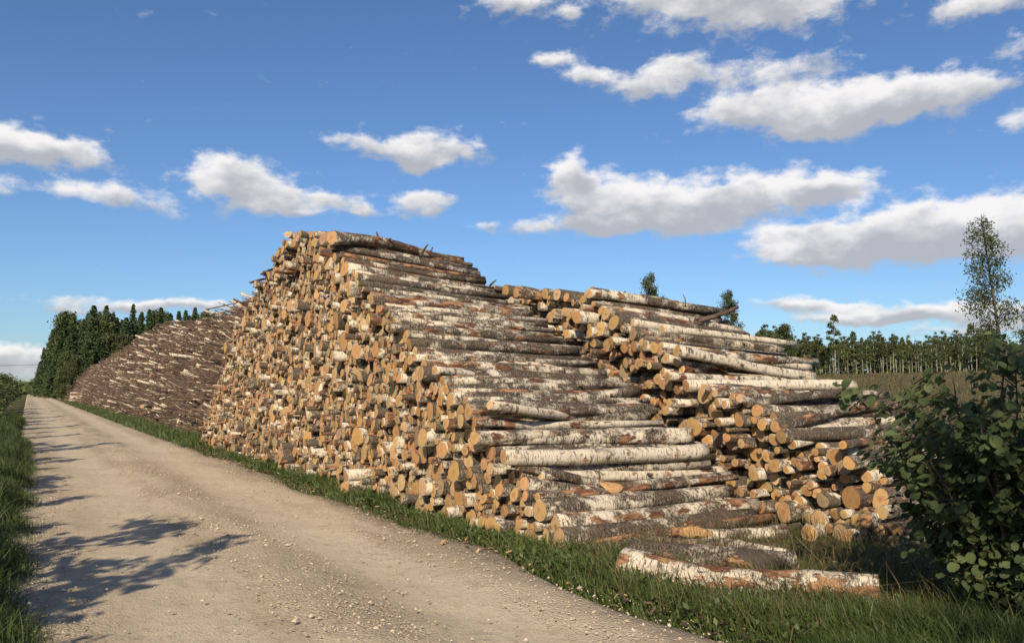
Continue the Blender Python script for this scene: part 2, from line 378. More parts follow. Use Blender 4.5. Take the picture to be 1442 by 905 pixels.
STYLES = {  # white, red, dark
    'w': (0.88, .42, .14), 'm': (0.63, .58, .25), 'g': (0.48, .46, .32), 'r': (0.45, .80, .30), 'd': (0.34, .42, .52), 'p': (.6, .75, .1)}
TINTS = {'cream': (0.58, 0.385, 0.19), 'tan': (0.52, 0.312, 0.132), 'golden': (0.50, 0.285, 0.108), 'orange': (0.45, 0.26, 0.108), 'grey-brown': (0.37, 0.255, 0.145)}
def pick_tint(): return rng.choice(list(TINTS), p=[.20, .42, .25, .05, .08])
def jig(c, a=.035): return tuple(np.clip(np.array(c) * (1 + rng.normal(0, a, 3) + rng.normal(0, a)), .02, .9))
def make_log(p0, p1, r0, r1, style, tint, sides=14, rings=9, bow=.03, name='birch_log', toneadd=None, rough=.06):
    L = (p1 - p0).length
    body, F4, e0, e1 = log_geo(L, r0, r1, sides, rings, bow, rough)
    seed = rng.uniform(-30, 30, 3); tone = np.tile(np.clip(np.array(STYLES[style]) + rng.normal(0, .06, 3), 0, 1), (len(body), 1))
    if toneadd is not None: tone = toneadd(body, tone, r0)
    o = link(name, mesh_np(name, body, None, F4, [BARK], attrs={'bc': body + seed, 'tone': tone}))
    o.matrix_world = log_matrix(p0, p1)
    for D, Fc, R_ in (e0, e1):
        tn = np.tile(jig(TINTS[tint]), (len(D), 1))
        link('cut_end', mesh_np('cut_end', D, Fc, None, [CUT], attrs={'bc': D + seed, 'tint': tn, 'rr': R_}), o)
    return o

GL = 'birch logs stacked in the long pile beside the road'
GR = 'birch logs stacked in the rear pile'
# left end x, y, right end x, y (photograph pixels), thickness left/right, bark, n of the left end, end colour, label, short name used to point at neighbours
HL = [
 (467,334,649,372,23,13,'r',4.4,'tan','thick red-brown log lying topmost on the tall pile','the topmost red-brown log'),
 (405,330,500,352,11,10,'w',4.45,'cream','thin pale log jutting out at the very top of the road face','the topmost jutting pale log'),
 (411,341,505,362,10,9,'w',4.45,'tan','thin white log jutting out just below the topmost pale one',None),
 (455,336,610,372,17,11,'d',4.5,'grey-brown','dark log tucked behind the topmost red-brown log',None),
 (478,358,655,379,12,11,'m',4.6,'tan','mottled pale log directly under the topmost red-brown log',None),
 (488,369,661,386,12,11,'r',4.6,'orange','rusty brown log two below the topmost red-brown log',None),
 (470,392,662,394,18,12,'w',4.4,'tan','white-topped log with dark underside high on the sloping side','the white-topped dark log'),
 (481,404,679,399,13,13,'w',4.5,'cream','slim white log right below the white-topped log with dark underside',None),
 (494,418,687,412,15,11,'m',4.5,'tan','patchy grey and white log level with the small step in the skyline',None),
 (512,429,710,424,14,10,'r',4.5,'orange','red peeling log with a pale torn right end, below the skyline','the red peeling log below the skyline'),
 (519,443,748,438,15,13,'m',4.5,'golden','grey log with a rusty streak reaching the rear pile\'s top left corner',None),
 (540,456,740,449,14,13,'m',4.5,'tan','speckled log, whitest at its right end beside the rear pile\'s first ends',None),
 (548,460,766,464,16,15,'g',4.5,'golden','grey rough log with small rusty patches, sixth from the skyline step',None),
 (549,475,789,483,18,15,'g',4.45,'tan','long thick grey log with pale flecks above the dark bulging log','the long grey flecked log'),
 (555,491,804,499,18,19,'d',4.45,'grey-brown','dark rough log bulging at its right end above two white logs','the dark bulging log'),
 (600,503,831,517,14,16,'g',4.6,'tan','grey log lying just above the two bright white logs',None),
 (584,503,842,531,13,12,'w',4.4,'cream','upper one of the two bright white logs halfway down the slope','the upper bright white log'),
 (612,521,808,541,14,12,'w',4.4,'orange','lower bright white log, brown at its left end','the lower bright white log'),
 (628,548,872,538,16,14,'g',4.45,'golden','grey log wedged below the two bright white logs',None),
 (634,562,898,553,20,19,'g',4.4,'golden','thick dark grey log with a long red peeled streak','the red-streaked grey log'),
 (690,570,905,567,14,15,'w',4.5,'cream','slim white log showing between two thick grey logs','the slim white log'),
 (659,579,916,583,28,18,'g',4.38,'tan','fattest pale grey log with a big oval sawn end jutting out','the fattest grey log'),
 (668,593,915,595,16,15,'m',4.36,'tan','thin mottled log squeezed beneath the fattest grey log',None),
 (672,604,880,600,15,14,'m',4.45,'golden','white and black banded log under the fattest grey log',None),
 (682,619,972,614,18,27,'m',4.45,'tan','log thickening to a heavy rusty butt at its right end','the rusty-butted log'),
 (709,643,990,634,23,22,'w',4.35,'golden','bright white log with black curved rings on its bark','the white log with black rings'),
 (760,668,1021,664,15,18,'w',4.8,'cream','white log whose right half shows below the white log with black rings',None),
 (729,655,1034,695,15,14,'r',4.55,'tan','brown to white log slanting down beneath the white log with black rings','the slanting brown and white log'),
 (738,681,1050,708,22,17,'g',4.6,'tan','grey log with a sawn-off branch face near its middle','the branch-scarred grey log'),
 (703,689,960,700,22,18,'g',4.45,'golden','grey log with a tall oval end just left of the sawn-off branch log',None),
 (770,713,1078,731,22,16,'m',4.8,'cream','pale log streaked white, directly above the bottom knotty log',None),
 (786,735,1104,751,20,21,'g',4.95,'golden','bottom grey log with a large oval orange knot','the knotty bottom log'),
 (772,756,1098,771,16,14,'m',4.85,'golden','lowest log half hidden in the verge grass below the knotty log',None),
]
HE = [  # logs of the first pile of which mostly the sawn end shows: x, y, height in pixels, bark, n, end colour
 (693,742,32,'g',4.4,'tan'),(681,724,15,'m',4.5,'golden'),(712,719,17,'r',4.5,'golden'),(734,715,24,'m',4.65,'golden'),(743,720,17,'w',4.6,'cream'),
 (731,737,18,'m',4.62,'tan'),(746,739,17,'g',4.7,'golden'),(759,736,23,'m',4.72,'golden'),(743,752,14,'m',4.7,'tan'),(629,722,17,'m',4.3,'golden'),
 (639,664,34,'g',4.35,'golden'),(622,633,27,'w',4.4,'tan'),(585,686,28,'d',4.45,'golden'),(610,691,19,'r',4.4,'golden'),(654,704,22,'w',4.4,'tan'),(661,680,19,'m',4.5,'tan'),
 (324,614,18,'d',4.3,'golden'),(395,643,23,'d',4.25,'orange'),(431,583,25,'m',4.4,'golden'),(503,614,29,'r',4.4,'golden'),(541,630,21,'m',4.4,'cream'),(593,526,25,'d',4.35,'tan'),
 (473,450,26,'d',4.35,'golden'),(502,494,26,'g',4.4,'tan'),(484,430,20,'m',4.4,'tan'),(491,458,20,'d',4.4,'tan'),(401,425,14,'m',4.4,'tan'),(383,436,16,'d',4.4,'tan'),(471,541,22,'m',4.4,'golden'),
 (487,669,19,'w',4.2,'tan'),(560,655,18,'m',4.4,'golden'),(398,351,13,'r',4.25,'tan'),(396,364,13,'r',4.3,'orange'),(690,660,20,'m',4.4,'cream'),(666,628,17,'m',4.4,'tan'),
 (668,616,22,'g',4.3,'tan'),(612,600,14,'m',4.4,'golden'),(628,596,16,'m',4.35,'golden'),(520,560,18,'m',4.4,'golden'),(440,520,17,'r',4.4,'tan'),(571,560,18,'m',4.4,'golden'),(355,590,16,'m',4.4,'tan'),
]
HR = [
 (829,413,962,430,13,11,'m',7.85,'tan','thick log lying topmost along the crest of the rear pile','the rear pile\'s topmost log'),
 (818,424,1006,438,12,11,'r',7.95,'tan','log with a brown underside pointing furthest right along the rear crest','the brown-bellied crest log'),
 (846,437,1043,467,14,12,'m',7.9,'golden','mottled log below the crest of the rear pile, its round end showing',None),
 (864,454,1052,474,26,14,'d',7.8,'orange','dark log with a big rust-orange split end near the rear crest','the big rust-orange end'),
 (891,454,1096,484,12,13,'w',7.9,'cream','thin white log right of the big rust-orange end',None),
 (891,470,1100,494,21,13,'g',7.85,'grey-brown','grey log with a broad dull brown end below the rust-orange end',None),
 (931,487,1137,517,13,14,'w',7.85,'cream','white-barked log in the upper rear slope with a small round cream end',None),
 (953,494,1146,532,16,14,'w',7.8,'golden','white-barked log with a round golden end, upper right of the rear face','the round-ended white log'),
 (937,505,1075,530,16,10,'w',7.8,'tan','white log just under the white log with the round golden end',None),
 (960,520,1100,538,13,9,'p',8.0,'cream','split yellow log showing raw wood on the rear slope','the split yellow log'),
 (966,543,1202,543,19,17,'w',7.8,'golden','long white log jutting right, past the others, over the brown meadow','the long white log over the meadow'),
 (1050,568,1246,556,14,15,'d',8.0,'grey-brown','dark grey log lying below the long white log over the meadow',None),
 (1041,561,1122,582,12,10,'w',7.75,'cream','short white log tilted steeply down, below the long white log','the steeply tilted short white log'),
 (1091,600,1262,568,19,17,'r',7.75,'orange','reddish-barked log with an orange end on the lower rear slope','the reddish rear log'),
 (1089,619,1287,589,17,14,'w',7.75,'golden','white-barked log rising right, just under the reddish log with the orange end',None),
 (1115,625,1262,600,16,13,'w',7.8,'tan','white-barked log pressed below and right of the reddish log',None),
 (1187,626,1300,608,14,13,'r',7.8,'golden','rusty-barked log with a golden end, high against the bush',None),
 (1195,652,1320,634,21,18,'g',7.65,'golden','grey log with the roundest golden end, nearest the bush','the roundest golden end'),
]
HRE = [
 (1004,557,17,'r','orange'),(996,571,18,'m','golden'),(1009,567,14,'m','golden'),(1020,569,12,'m','tan'),(1064,639,22,'d','golden'),(1090,655,20,'g','golden'),(1170,639,18,'m','tan'),
 (1108,654,15,'m','golden'),(1125,656,13,'r','tan'),(1157,668,16,'r','golden'),(1190,673,18,'m','orange'),(1075,686,27,'d','golden'),(1029,680,21,'d','golden'),(1093,697,20,'g','golden'),
 (1119,671,16,'m','golden'),(1136,692,15,'r','golden'),(1125,705,17,'m','golden'),(1060,695,12,'m','tan'),(1109,722,17,'m','golden'),(1115,731,15,'g','golden'),(1072,714,20,'m','golden'),
 (1162,715,14,'r','orange'),(1175,724,14,'g','golden'),(1154,737,13,'m','golden'),(1168,743,15,'d','golden'),(1034,589,14,'w','golden'),(1062,591,12,'m','golden'),(1011,594,14,'w','golden'),
 (1022,619,15,'m','cream'),(995,619,15,'m','golden'),(1062,606,16,'d','golden'),(1035,629,18,'m','golden'),(1047,634,14,'w','golden'),(1048,652,13,'r','orange'),(1019,649,11,'r','orange'),
 (926,534,17,'m','orange'),(932,463,12,'w','cream'),(902,510,14,'m','tan'),(881,492,13,'m','golden'),(843,494,14,'w','golden'),(845,463,22,'m','tan'),(793,450,20,'d','tan'),(774,447,15,'m','tan'),
 (760,448,15,'m','tan'),(812,446,20,'m','golden'),(834,442,17,'m','tan'),(784,464,15,'m','golden'),(770,464,15,'m','golden'),(797,470,14,'w','golden'),(830,468,18,'m','golden'),(867,476,15,'d','golden'),
 (903,502,15,'g','golden'),(921,508,16,'w','tan'),(922,514,13,'m','golden'),(893,518,16,'r','orange'),(874,512,14,'m','golden'),(824,486,15,'m','golden'),(812,493,12,'g','golden'),(970,560,12,'m','golden'),
 (889,495,13,'m','golden'),(952,549,14,'m','golden'),(940,530,15,'m','tan'),
]
def tilt_at(z): return -math.tan(R(max(0.0, min(5.0, (z - 1.3) * 1.7))))
def rest(x, y, p, r):
    if p.z >= r * .85: return p
    d = ray(x, y); return EYE + d * ((r * .85 - CAM_H) / d.z)
def place_hand(e, n_len=2.95):
    lx, ly, rx, ry, tl, tr, st, nl, ti = e[:9]
    p0 = on_face(lx, ly, nl); p1 = on_face(rx, ry, nl + n_len)
    r0 = tl / 2 * px_of(p0)[2] / F; r1 = tr / 2 * px_of(p1)[2] / F
    r1 = min(r1, r0 * 1.6)
    r0 *= .88; r1 *= .88
    p0, p1 = rest(lx, ly, p0, r0), rest(rx, ry, p1, r1)
    return p0, p1, r0, r1
LOGS = []      # dicts: obj, label, anchor, p0, r, pile
CIRC = {1: [], 2: []}
def reg(o, label, anchor, p0, r, pile, tint, style, hand=True):
    LOGS.append(dict(o=o, label=label, anchor=anchor, p=p0, r=r, pile=pile, tint=tint, style=style, hand=hand))
def un(p): return (p.dot(U), p.dot(N))
def ringed(body, tone, r0): return tone
for pile, lst in ((1, HL), (2, HR)):
    for e in lst:
        p0, p1, r0, r1 = place_hand(e)
        CIRC[pile].append((un(p0)[0], p0.z, r0))
        o = make_log(p0, p1, r0, r1, e[6], e[8], 18, 18, bow=rng.uniform(.02, .10 if pile == 1 else .045), rough=.09)
        reg(o, e[9], e[10], p0, r0, pile, e[8], e[6])
for pile, lst in ((1, HE), (2, HRE)):
    for e in lst:
        if pile == 1: x, y, t, st, nl, ti = e
        else: (x, y, t, st, ti), nl = e, 7.9 + float(np.clip(rng.normal(0, .15), -.3, .3))
        p0 = on_face(x, y, nl); r = t / 2 * px_of(p0)[2] / F * .88
        if p0.z < r * .8: p0 = p0 * 1.0; p0.z = r * .8
        L = rng.uniform(2.7, 3.1); dv = (N + U * rng.normal(0, .02) + Vector((0, 0, tilt_at(p0.z) + rng.normal(0, .01)))).normalized()
        CIRC[pile].append((un(p0)[0], p0.z, r))
        p1 = p0 + dv * L; p1.z = max(p1.z, r * .8)
        o = make_log(p0, p1, r, r * rng.uniform(.75, 1.05), st, ti, 16, 9, bow=rng.uniform(.0, .03))
        reg(o, None, None, p0, r, pile, ti, st)

# the outline of each pile seen along the logs: u along the road, height
PROF = {1: [(6.6, 0.0), (7.0, .45), (8.5, 1.5), (9.6, 2.05), (10.9, 2.8), (12.6, 3.75), (13.8, 4.4), (14.6, 4.68), (16.3, 4.85), (17.2, 4.7), (18.3, 4.25), (20.0, 3.75), (21.6, 2.9), (23.2, 1.9), (24.6, .9), (25.7, 0.0)],
        2: [(5.2, 0.0), (5.5, .75), (5.8, .88), (6.7, 1.22), (7.3, 1.55), (8.0, 1.68), (8.25, 1.85), (8.45, 2.2), (9.2, 2.45), (9.9, 2.8), (10.3, 3.1), (10.6, 3.35), (12.0, 3.55), (13.6, 3.75), (15.5, 3.6), (17.5, 0.5)]}
def prof(k, u): P = PROF[k]; return np.interp(u, [a for a, _ in P], [b for _, b in P], left=0, right=0)
def pack(k, mean_r, dens, iters=70):
    P = PROF[k]; us = np.linspace(P[0][0], P[-1][0], 800); area = float(np.mean(prof(k, us)) * (us[-1] - us[0]))
    fixed = np.array(CIRC[k]); fa = (np.pi * fixed[:, 2] ** 2).sum()
    rs = []; a = 0
    while a < dens * area - fa:
        r = float(np.clip(rng.lognormal(math.log(mean_r), .38), .03, .15)); rs.append(r); a += math.pi * r * r
    rs = np.array(rs); n = len(rs)
    w = prof(k, us); w = w / w.sum(); u = rng.choice(us, n, p=w) + rng.uniform(-.02, .02, n); z = rng.uniform(0, 1, n) * prof(k, u)
    fu, fz, fr = fixed.T
    for it in range(iters):
        order = np.argsort(u); u, z, rs = u[order], z[order], rs[order]
        du = np.zeros(n); dz = np.zeros(n)
        for b in range(0, n, 100):
            e = min(n, b + 100); lo = np.searchsorted(u, u[b] - .34); hi = np.searchsorted(u, u[e - 1] + .34)
            Uo = np.concatenate([u[lo:hi], fu]); Zo = np.concatenate([z[lo:hi], fz]); Ro = np.concatenate([rs[lo:hi], fr])
            isf = np.concatenate([np.full(hi - lo, .5), np.ones(len(fu))])
            a_ = u[b:e, None] - Uo[None]; c_ = z[b:e, None] - Zo[None]; d = np.sqrt(a_ * a_ + c_ * c_) + 1e-6
            ov = (rs[b:e, None] + Ro[None]) * .985 - d
            ov[(ov < 0) | (d < 1e-5)] = 0
            ov *= isf[None]
            du[b:e] += (ov * a_ / d).sum(1); dz[b:e] += (ov * c_ / d).sum(1)
        u += np.clip(du, -.06, .06); z += np.clip(dz, -.06, .06) - .002
        u = np.clip(u, P[0][0] + .05, P[-1][0] - .05); z = np.clip(z, rs * .9, np.maximum(prof(k, u) - rs * .75, rs * .9))
    # drop those still buried in a fixed log or each other
    keep = np.ones(n, bool)
    for i in range(n):
        d = np.hypot(fu - u[i], fz - z[i])
        if (d < np.maximum(fr, rs[i]) * .8).any(): keep[i] = False
    return u[keep], z[keep], rs[keep]
def hidden_by_first(p):
    """Whether the first pile hides the point (its prism lies between n 4.5 and 7.4)."""
    v = p - EYE
    for n in np.linspace(4.6, 7.4, 12):
        q = EYE + v * (n / v.dot(N)) if v.dot(N) > .1 else None
        if q is None or (q - EYE).length > v.length: continue
        if q.z < prof(1, q.dot(U)) - .05: return True
    return False
CORE = []
for k, mr, dn in ((1, .056, .83), (2, .055, .78)):
    u, z, rs = pack(k, mr, dn)
    for i in range(len(u)):
        n0 = (4.5 if k == 1 else 7.92) + rng.normal(0, .045 if k == 1 else .14) - (rng.uniform(.08, .26) if rng.random() < .06 else 0)
        if u[i] < 8.0 and k == 1: n0 += .12
        p0 = wpt(u[i], n0, z[i])
        dv = (N + U * rng.normal(0, .018) + Vector((0, 0, tilt_at(z[i]) + rng.normal(0, .012)))).normalized()
        p1 = p0 + dv * rng.uniform(2.75, 3.05); p1.z = max(p1.z, rs[i] * .85)
        st = rng.choice(['w', 'm', 'g', 'r', 'd'], p=[.03, .17, .29, .28, .23])
        vis = (rs[i] / px_of(p0)[2]) ** 2 * (0 if (k == 2 and hidden_by_first(p0)) else 1)
        fz = (CIRC[k]); 
        CORE.append((vis, k, p0, p1, rs[i], st, pick_tint()))
CORE.sort(key=lambda c: -c[0])
N_SINGLE = 292 - len(LOGS)
for vis, k, p0, p1, r, st, ti in CORE[:N_SINGLE]:
    o = make_log(p0, p1, r, r * rng.uniform(.75, 1.0), st, ti, 14, 7, bow=rng.uniform(0, .02))
    reg(o, None, None, p0, r, k, ti, st, False)
acc = Acc()
for vis, k, p0, p1, r, st, ti in CORE[N_SINGLE:]:
    body, F4, e0, e1 = log_geo((p1 - p0).length, r, r * rng.uniform(.7, 1.0), 10, 4, .01, .04)
    M = np.array(log_matrix(p0, p1)); T = lambda V: V @ M[:3, :3].T + M[:3, 3]
    seed = rng.uniform(-30, 30, 3); tn = np.tile(np.clip(np.array(STYLES[st]) + rng.normal(0, .06, 3), 0, 1), (len(body), 1))
    acc.add(T(body), None, F4, bc=body + seed, tone=tn, tint=np.ones((len(body), 3)) * .3, rr=np.zeros(len(body)))
    for D, Fc, R_ in (e0, e1):
        acc.add(T(D), Fc, None, m3=1, bc=D + seed, tone=np.zeros((len(D), 3)), tint=np.tile(jig(TINTS[ti], .05), (len(D), 1)), rr=R_)
tag(link('stacked_logs', acc.mesh('stacked_logs', [BARK, CUT])), 'remaining sawn birch logs filling both roadside piles', 'log pile', kind='stuff')

# loose logs in front of the piles
def loose(lx, ly, Yl, rx, ry, Yr, tl, tr, st, ti, label, anchor=None, pile=3, toneadd=None, bow=.03):
    p0, p1 = at_dist(lx, ly, Yl), at_dist(rx, ry, Yr)
    r0, r1 = tl / 2 * Yl / F, tr / 2 * Yr / F
    p0.z = max(p0.z, r0 * .8); p1.z = max(p1.z, r1 * .8)
    o = make_log(p0, p1, r0, r1, st, ti, 22, 18, bow, toneadd=toneadd); reg(o, label, anchor, p0, r0, pile, ti, st); return o
FRONT = loose(877, 803, 7.05, 1238, 830, 6.15, 50, 44, 'w', 'tan', 'long pale log with torn rusty bark, foremost in the verge grass', 'the foremost pale log', bow=.05, toneadd=lambda b_, t_, r_: np.tile((.72, .80, .28), (len(b_), 1)))
loose(881, 784, 7.42, 1120, 795, 7.0, 42, 34, 'd', 'grey-brown', 'dark mossy log lying right behind the foremost pale log', 'the dark mossy log', bow=.03)
loose(1015, 764, 8.0, 1110, 779, 7.5, 13, 11, 'm', 'tan', 'thin broken log lying crosswise under the knotty bottom log')
loose(1139, 757, 8.9, 1172, 752, 9.35, 22, 20, 'w', 'golden', 'short white-barked log piece lying before the rear pile', 'the short white log piece')
loose(790, 775, 8.1, 815, 773, 8.4, 9, 8, 'w', 'cream', 'tiny pale log offcut half hidden in the verge grass')

# labels of the logs by what stands next to them
LIGHT = {'w': 'white-barked', 'm': 'mottled', 'g': 'grey-barked', 'r': 'rusty-barked', 'd': 'dark-barked', 'p': 'split'}
def auto_labels(items, kind, words):
    """Names every item without a label by its sector and rank round the nearest labelled neighbour."""
    for it in items: it['q'] = px_of(it['p'])[:2]
    anchors = [i for i in items if i['anchor']]
    used = {}
    for it in sorted([i for i in items if not i['label']], key=lambda i: -i['r'] / px_of(i['p'])[2]):
        d = lambda a: math.hypot(it['q'][0] - a['q'][0], it['q'][1] - a['q'][1])
        a = min(anchors, key=d)
        ang = math.degrees(math.atan2(a['q'][1] - it['q'][1], it['q'][0] - a['q'][0])) % 360
        sec = ['right of', 'above right of', 'above', 'above left of', 'left of', 'below left of', 'below', 'below right of'][int((ang + 22.5) // 45) % 8]
        it['key'] = (a['anchor'], sec); it['dist'] = d(a)
        used.setdefault(it['key'], []).append(it)
    ORD = ['', 'second ', 'third ', 'fourth ', 'fifth ', 'sixth ', 'seventh ', 'eighth ', 'ninth ', 'tenth ', 'eleventh ', 'twelfth ', 'thirteenth ', 'fourteenth ', 'fifteenth ', 'sixteenth ', 'seventeenth ', 'eighteenth ', 'nineteenth ', 'twentieth ']
    for (an, sec), L in used.items():
        L.sort(key=lambda i: i['dist'])
        for j, it in enumerate(L):
            pre = 'nearest ' if j == 0 and len(L) > 1 else ORD[min(j, 19)]
            it['label'] = f"{pre}{words(it)} {sec} {an}"
            if j > 19: it['label'] = f"far {words(it)} {sec} {an}"
    return items
# unlabelled thick ends that serve as landmarks of the road face
LAND = {(324,614):('stout dark log low at the far end of the road face','the stout far-end log'),
 (395,643):('stout dark log with an orange end at the grassy foot of the road face','the grassy-foot orange end'),
 (431,583):('tall golden log end in the lower left of the road face','the tall golden end lower left'),
 (503,614):('largest rusty-barked log end low in the road face','the largest low rusty log'),
 (593,526):('big tan log end just left of the lower bright white log','the big tan end'),
 (473,450):('large golden log end high on the road face beside the slope','the large golden end up high'),
 (502,494):('big tan log end midway down the edge between face and slope','the big tan end midway down'),
 (471,541):('broad golden log end at the middle of the road face','the broad mid-face end'),
 (383,436):('dark-barked log end near the upper left edge of the road face','the dark upper-left log'),
 (396,364):('orange-ended log jutting out left just under the pile top','the orange end under the top'),
 (639,664):('very tall golden log end low on the near corner','the very tall golden end'),
 (585,686):('dark-barked stout log just above the verge grass mid pile','the dark stout log by the grass'),
 (693,742):('grey log with a tall pointed end resting in the grass','the pointed end in grass'),
 (487,669):('white log piece jutting sideways from the foot of the pile','the jutting white foot log'),
 (355,590):('mottled log end at the lower far part of the road face','the lower far mottled end'),
 (1075,686):('largest golden oval end low in the rear pile','the largest low oval end'),
 (1029,680):('dark log with a golden end at the rear pile\'s lower left','the dark lower-left rear log'),
 (1064,639):('dark thick log with a golden end mid rear face','the dark thick log mid rear'),
 (996,571):('round golden log end central in the rear face','the round rear-centre end'),
 (926,534):('orange log end below the upper cluster of the rear pile','the orange end of the rear cluster'),
 (793,450):('dark log with a drop-shaped end at the rear pile\'s upper left','the drop-shaped end'),
 (845,463):('broad tan log end near the rear pile\'s crest','the broad tan crest end'),
 (1022,619):('cream log end beside the dark hollow in the rear pile','the cream end by the hollow'),
 (1190,673):('orange log end closest to the bush','the orange end by the bush'),
 (1168,743):('dark-barked lowest log of the rear pile beside the bush','the lowest rear log by the bush')}
_k = 0
for (pile, lst, off) in ((1, HE, len(HL) + len(HR)), (2, HRE, len(HL) + len(HR) + len(HE))):
    for i, e in enumerate(lst):
        if (e[0], e[1]) in LAND: LOGS[off + i]['label'], LOGS[off + i]['anchor'] = LAND[(e[0], e[1])]
def log_words(it):
    px = it['r'] * 2 * F / px_of(it['p'])[2]
    size = 'thick' if px > 17 else ('middling' if px > 12.5 else 'thin')
    return f"{size} {LIGHT[it['style']]} log, {it['tint']} end,"
auto_labels(LOGS, 'log', log_words)
if 0:
    for it in LOGS[:200]: print('HP', it['pile'], [round(v, 2) for v in (un(it['p'])[0], it['p'].z, it['r'])])
for it in LOGS: tag(it['o'], it['label'], 'log', GL if it['pile'] == 1 else (GR if it['pile'] == 2 else 'loose logs on the grass'))

# knots, sawn-off branches and torn bark that show on single logs
def patch_on(o, x, ang, a, b, r, mat, name, lift=.006, dome=.02):
    """An oval scar lying on the log's surface at distance x, angle ang round it."""
    me = o.data; co = np.array([v.co for v in me.vertices])
    near = co[np.abs(co[:, 0] - x) < .25]; c = near[:, 1:].mean(0)
    sides = 14; V = []; th = np.arange(sides) / sides * 2 * np.pi
    for q, h in ((1.0, 0.0), (.72, dome), (0.35, dome * .6)):
        for t_ in th:
            s = 1 + .1 * math.sin(3 * t_ + x * 9); xx = x + a * q * s * math.cos(t_); al = ang + b * q * s * math.sin(t_) / r
            V.append((xx, c[0] + (r + lift + h) * math.cos(al), c[1] + (r + lift + h) * math.sin(al)))
    V.append((x, c[0] + (r + lift + dome * .3) * math.cos(ang), c[1] + (r + lift + dome * .3) * math.sin(ang)))
    F4 = [[k * sides + j, k * sides + (j + 1) % sides, (k + 1) * sides + (j + 1) % sides, (k + 1) * sides + j] for k in range(2) for j in range(sides)]
    F3 = [[2 * sides + j, 2 * sides + (j + 1) % sides, 3 * sides] for j in range(sides)]
    V = np.array(V); rr = np.linalg.norm(V - V[-1], axis=1) * .6
    return link(name, mesh_np(name, V, F3, F4, [mat], attrs={'bc': V + 3, 'tint': np.tile((.50, .29, .13), (len(V), 1)), 'rr': rr}, smooth3=True), o)
def by_label(s): return next(i['o'] for i in LOGS if i['label'].startswith(s))
for it in LOGS[:len(HL) + len(HR)]:
    for q in range(int(rng.integers(1, 4))):
        me = it['o'].data; co = np.array([v.co for v in me.vertices]); L_ = co[:, 0].max(); x_ = rng.uniform(.25, .95) * L_
        near = co[np.abs(co[:, 0] - x_) < .2]
        if len(near) < 8: continue
        c_ = near[:, 1:].mean(0); rr_ = np.linalg.norm(near[:, 1:] - c_, axis=1).mean(); a_ = R(rng.uniform(60, 200)); e_ = np.array([rng.uniform(-.3, .5), math.cos(a_), math.sin(a_)]); b_ = np.array([x_, c_[0], c_[1]])
        V, F3, F4, bc = tube([b_ + e_ * rr_ * .8, b_ + e_ * (rr_ + .02), b_ + e_ * (rr_ + rng.uniform(.03, .09))], [.026, .019, .014], 6)
        link('branch_stub', mesh_np('branch_stub', V, F3, F4, [BARK, CUT], np.ones(len(F3), int), np.zeros(len(F4), int), {'bc': bc, 'tone': np.tile(STYLES['d'], (len(V), 1)), 'tint': np.tile(TINTS['tan'], (len(V), 1)), 'rr': np.full(len(V), .02)}), it['o'])
KN = by_label('bottom grey log with'); patch_on(KN, 1.5, R(155), .19, .065, .083, CUT, 'oval_knot')
patch_on(by_label('grey log with a sawn-off'), 1.05, R(125), .15, .07, .085, CUT, 'sawn_branch', .02)
patch_on(by_label('red peeling log'), 2.45, R(140), .42, .07, .085, PEELED, 'torn_wood', .003, .006)

# sticks and stubs on top of the piles
def stick(name, pts, rad, label, cat, mat=STICK_DARK, group=None, sides=6):
    V, F3, F4, bc = tube(pts, rad, sides); o0 = np.array(pts[0]); V = V - o0
    o = link(name, mesh_np(name, V, F3, F4, [mat], attrs={'bc': bc}), loc=tuple(o0)); tag(o, label, cat, group); return o
def pxl(x, y, n): return tuple(on_face(x, y, n))
stick('dead_branch', [pxl(980, 452, 9.6), pxl(1005, 446, 10.2), pxl(1022, 440, 10.6), pxl(1039, 432, 10.9)], [.05, .045, .04, .03], 'dark bent branch poking out at the end of the rear crest', 'branch')
stick('twig', [pxl(592, 362, 5.9), pxl(597, 351, 6.0), pxl(603, 344, 6.0)], [.028, .022, .01], 'dark twig standing up on the topmost red-brown log', 'twig')
stick('twig', [pxl(690, 402, 7.9), pxl(694, 398, 7.9), pxl(699, 394, 7.95)], [.02, .018, .01], 'small dark twig on the step in the skyline', 'twig')
stick('dry_stalk', [pxl(965, 432, 9.8), pxl(965, 422, 9.8), pxl(962, 414, 9.8)], [.012, .01, .006], 'thin dry stalk upright on the rear crest', 'stalk')
# slim poles hanging at the top left edge of the tall pile
for k, (x0, y0, x1, y1) in enumerate([(352,398,384,391),(360,405,386,398),(368,386,388,378)]):
    stick('dead_branch', [pxl(x0, y0, 4.2), pxl((x0 + x1) / 2, (y0 + y1) / 2 - 1, 4.7), pxl(x1, y1, 5.4)], [.025, .03, .035], ['lowest', 'middle', 'highest'][[1, 0, 2][k]] + ' thin branch sticking out left of the tall pile\'s upper edge', 'branch')

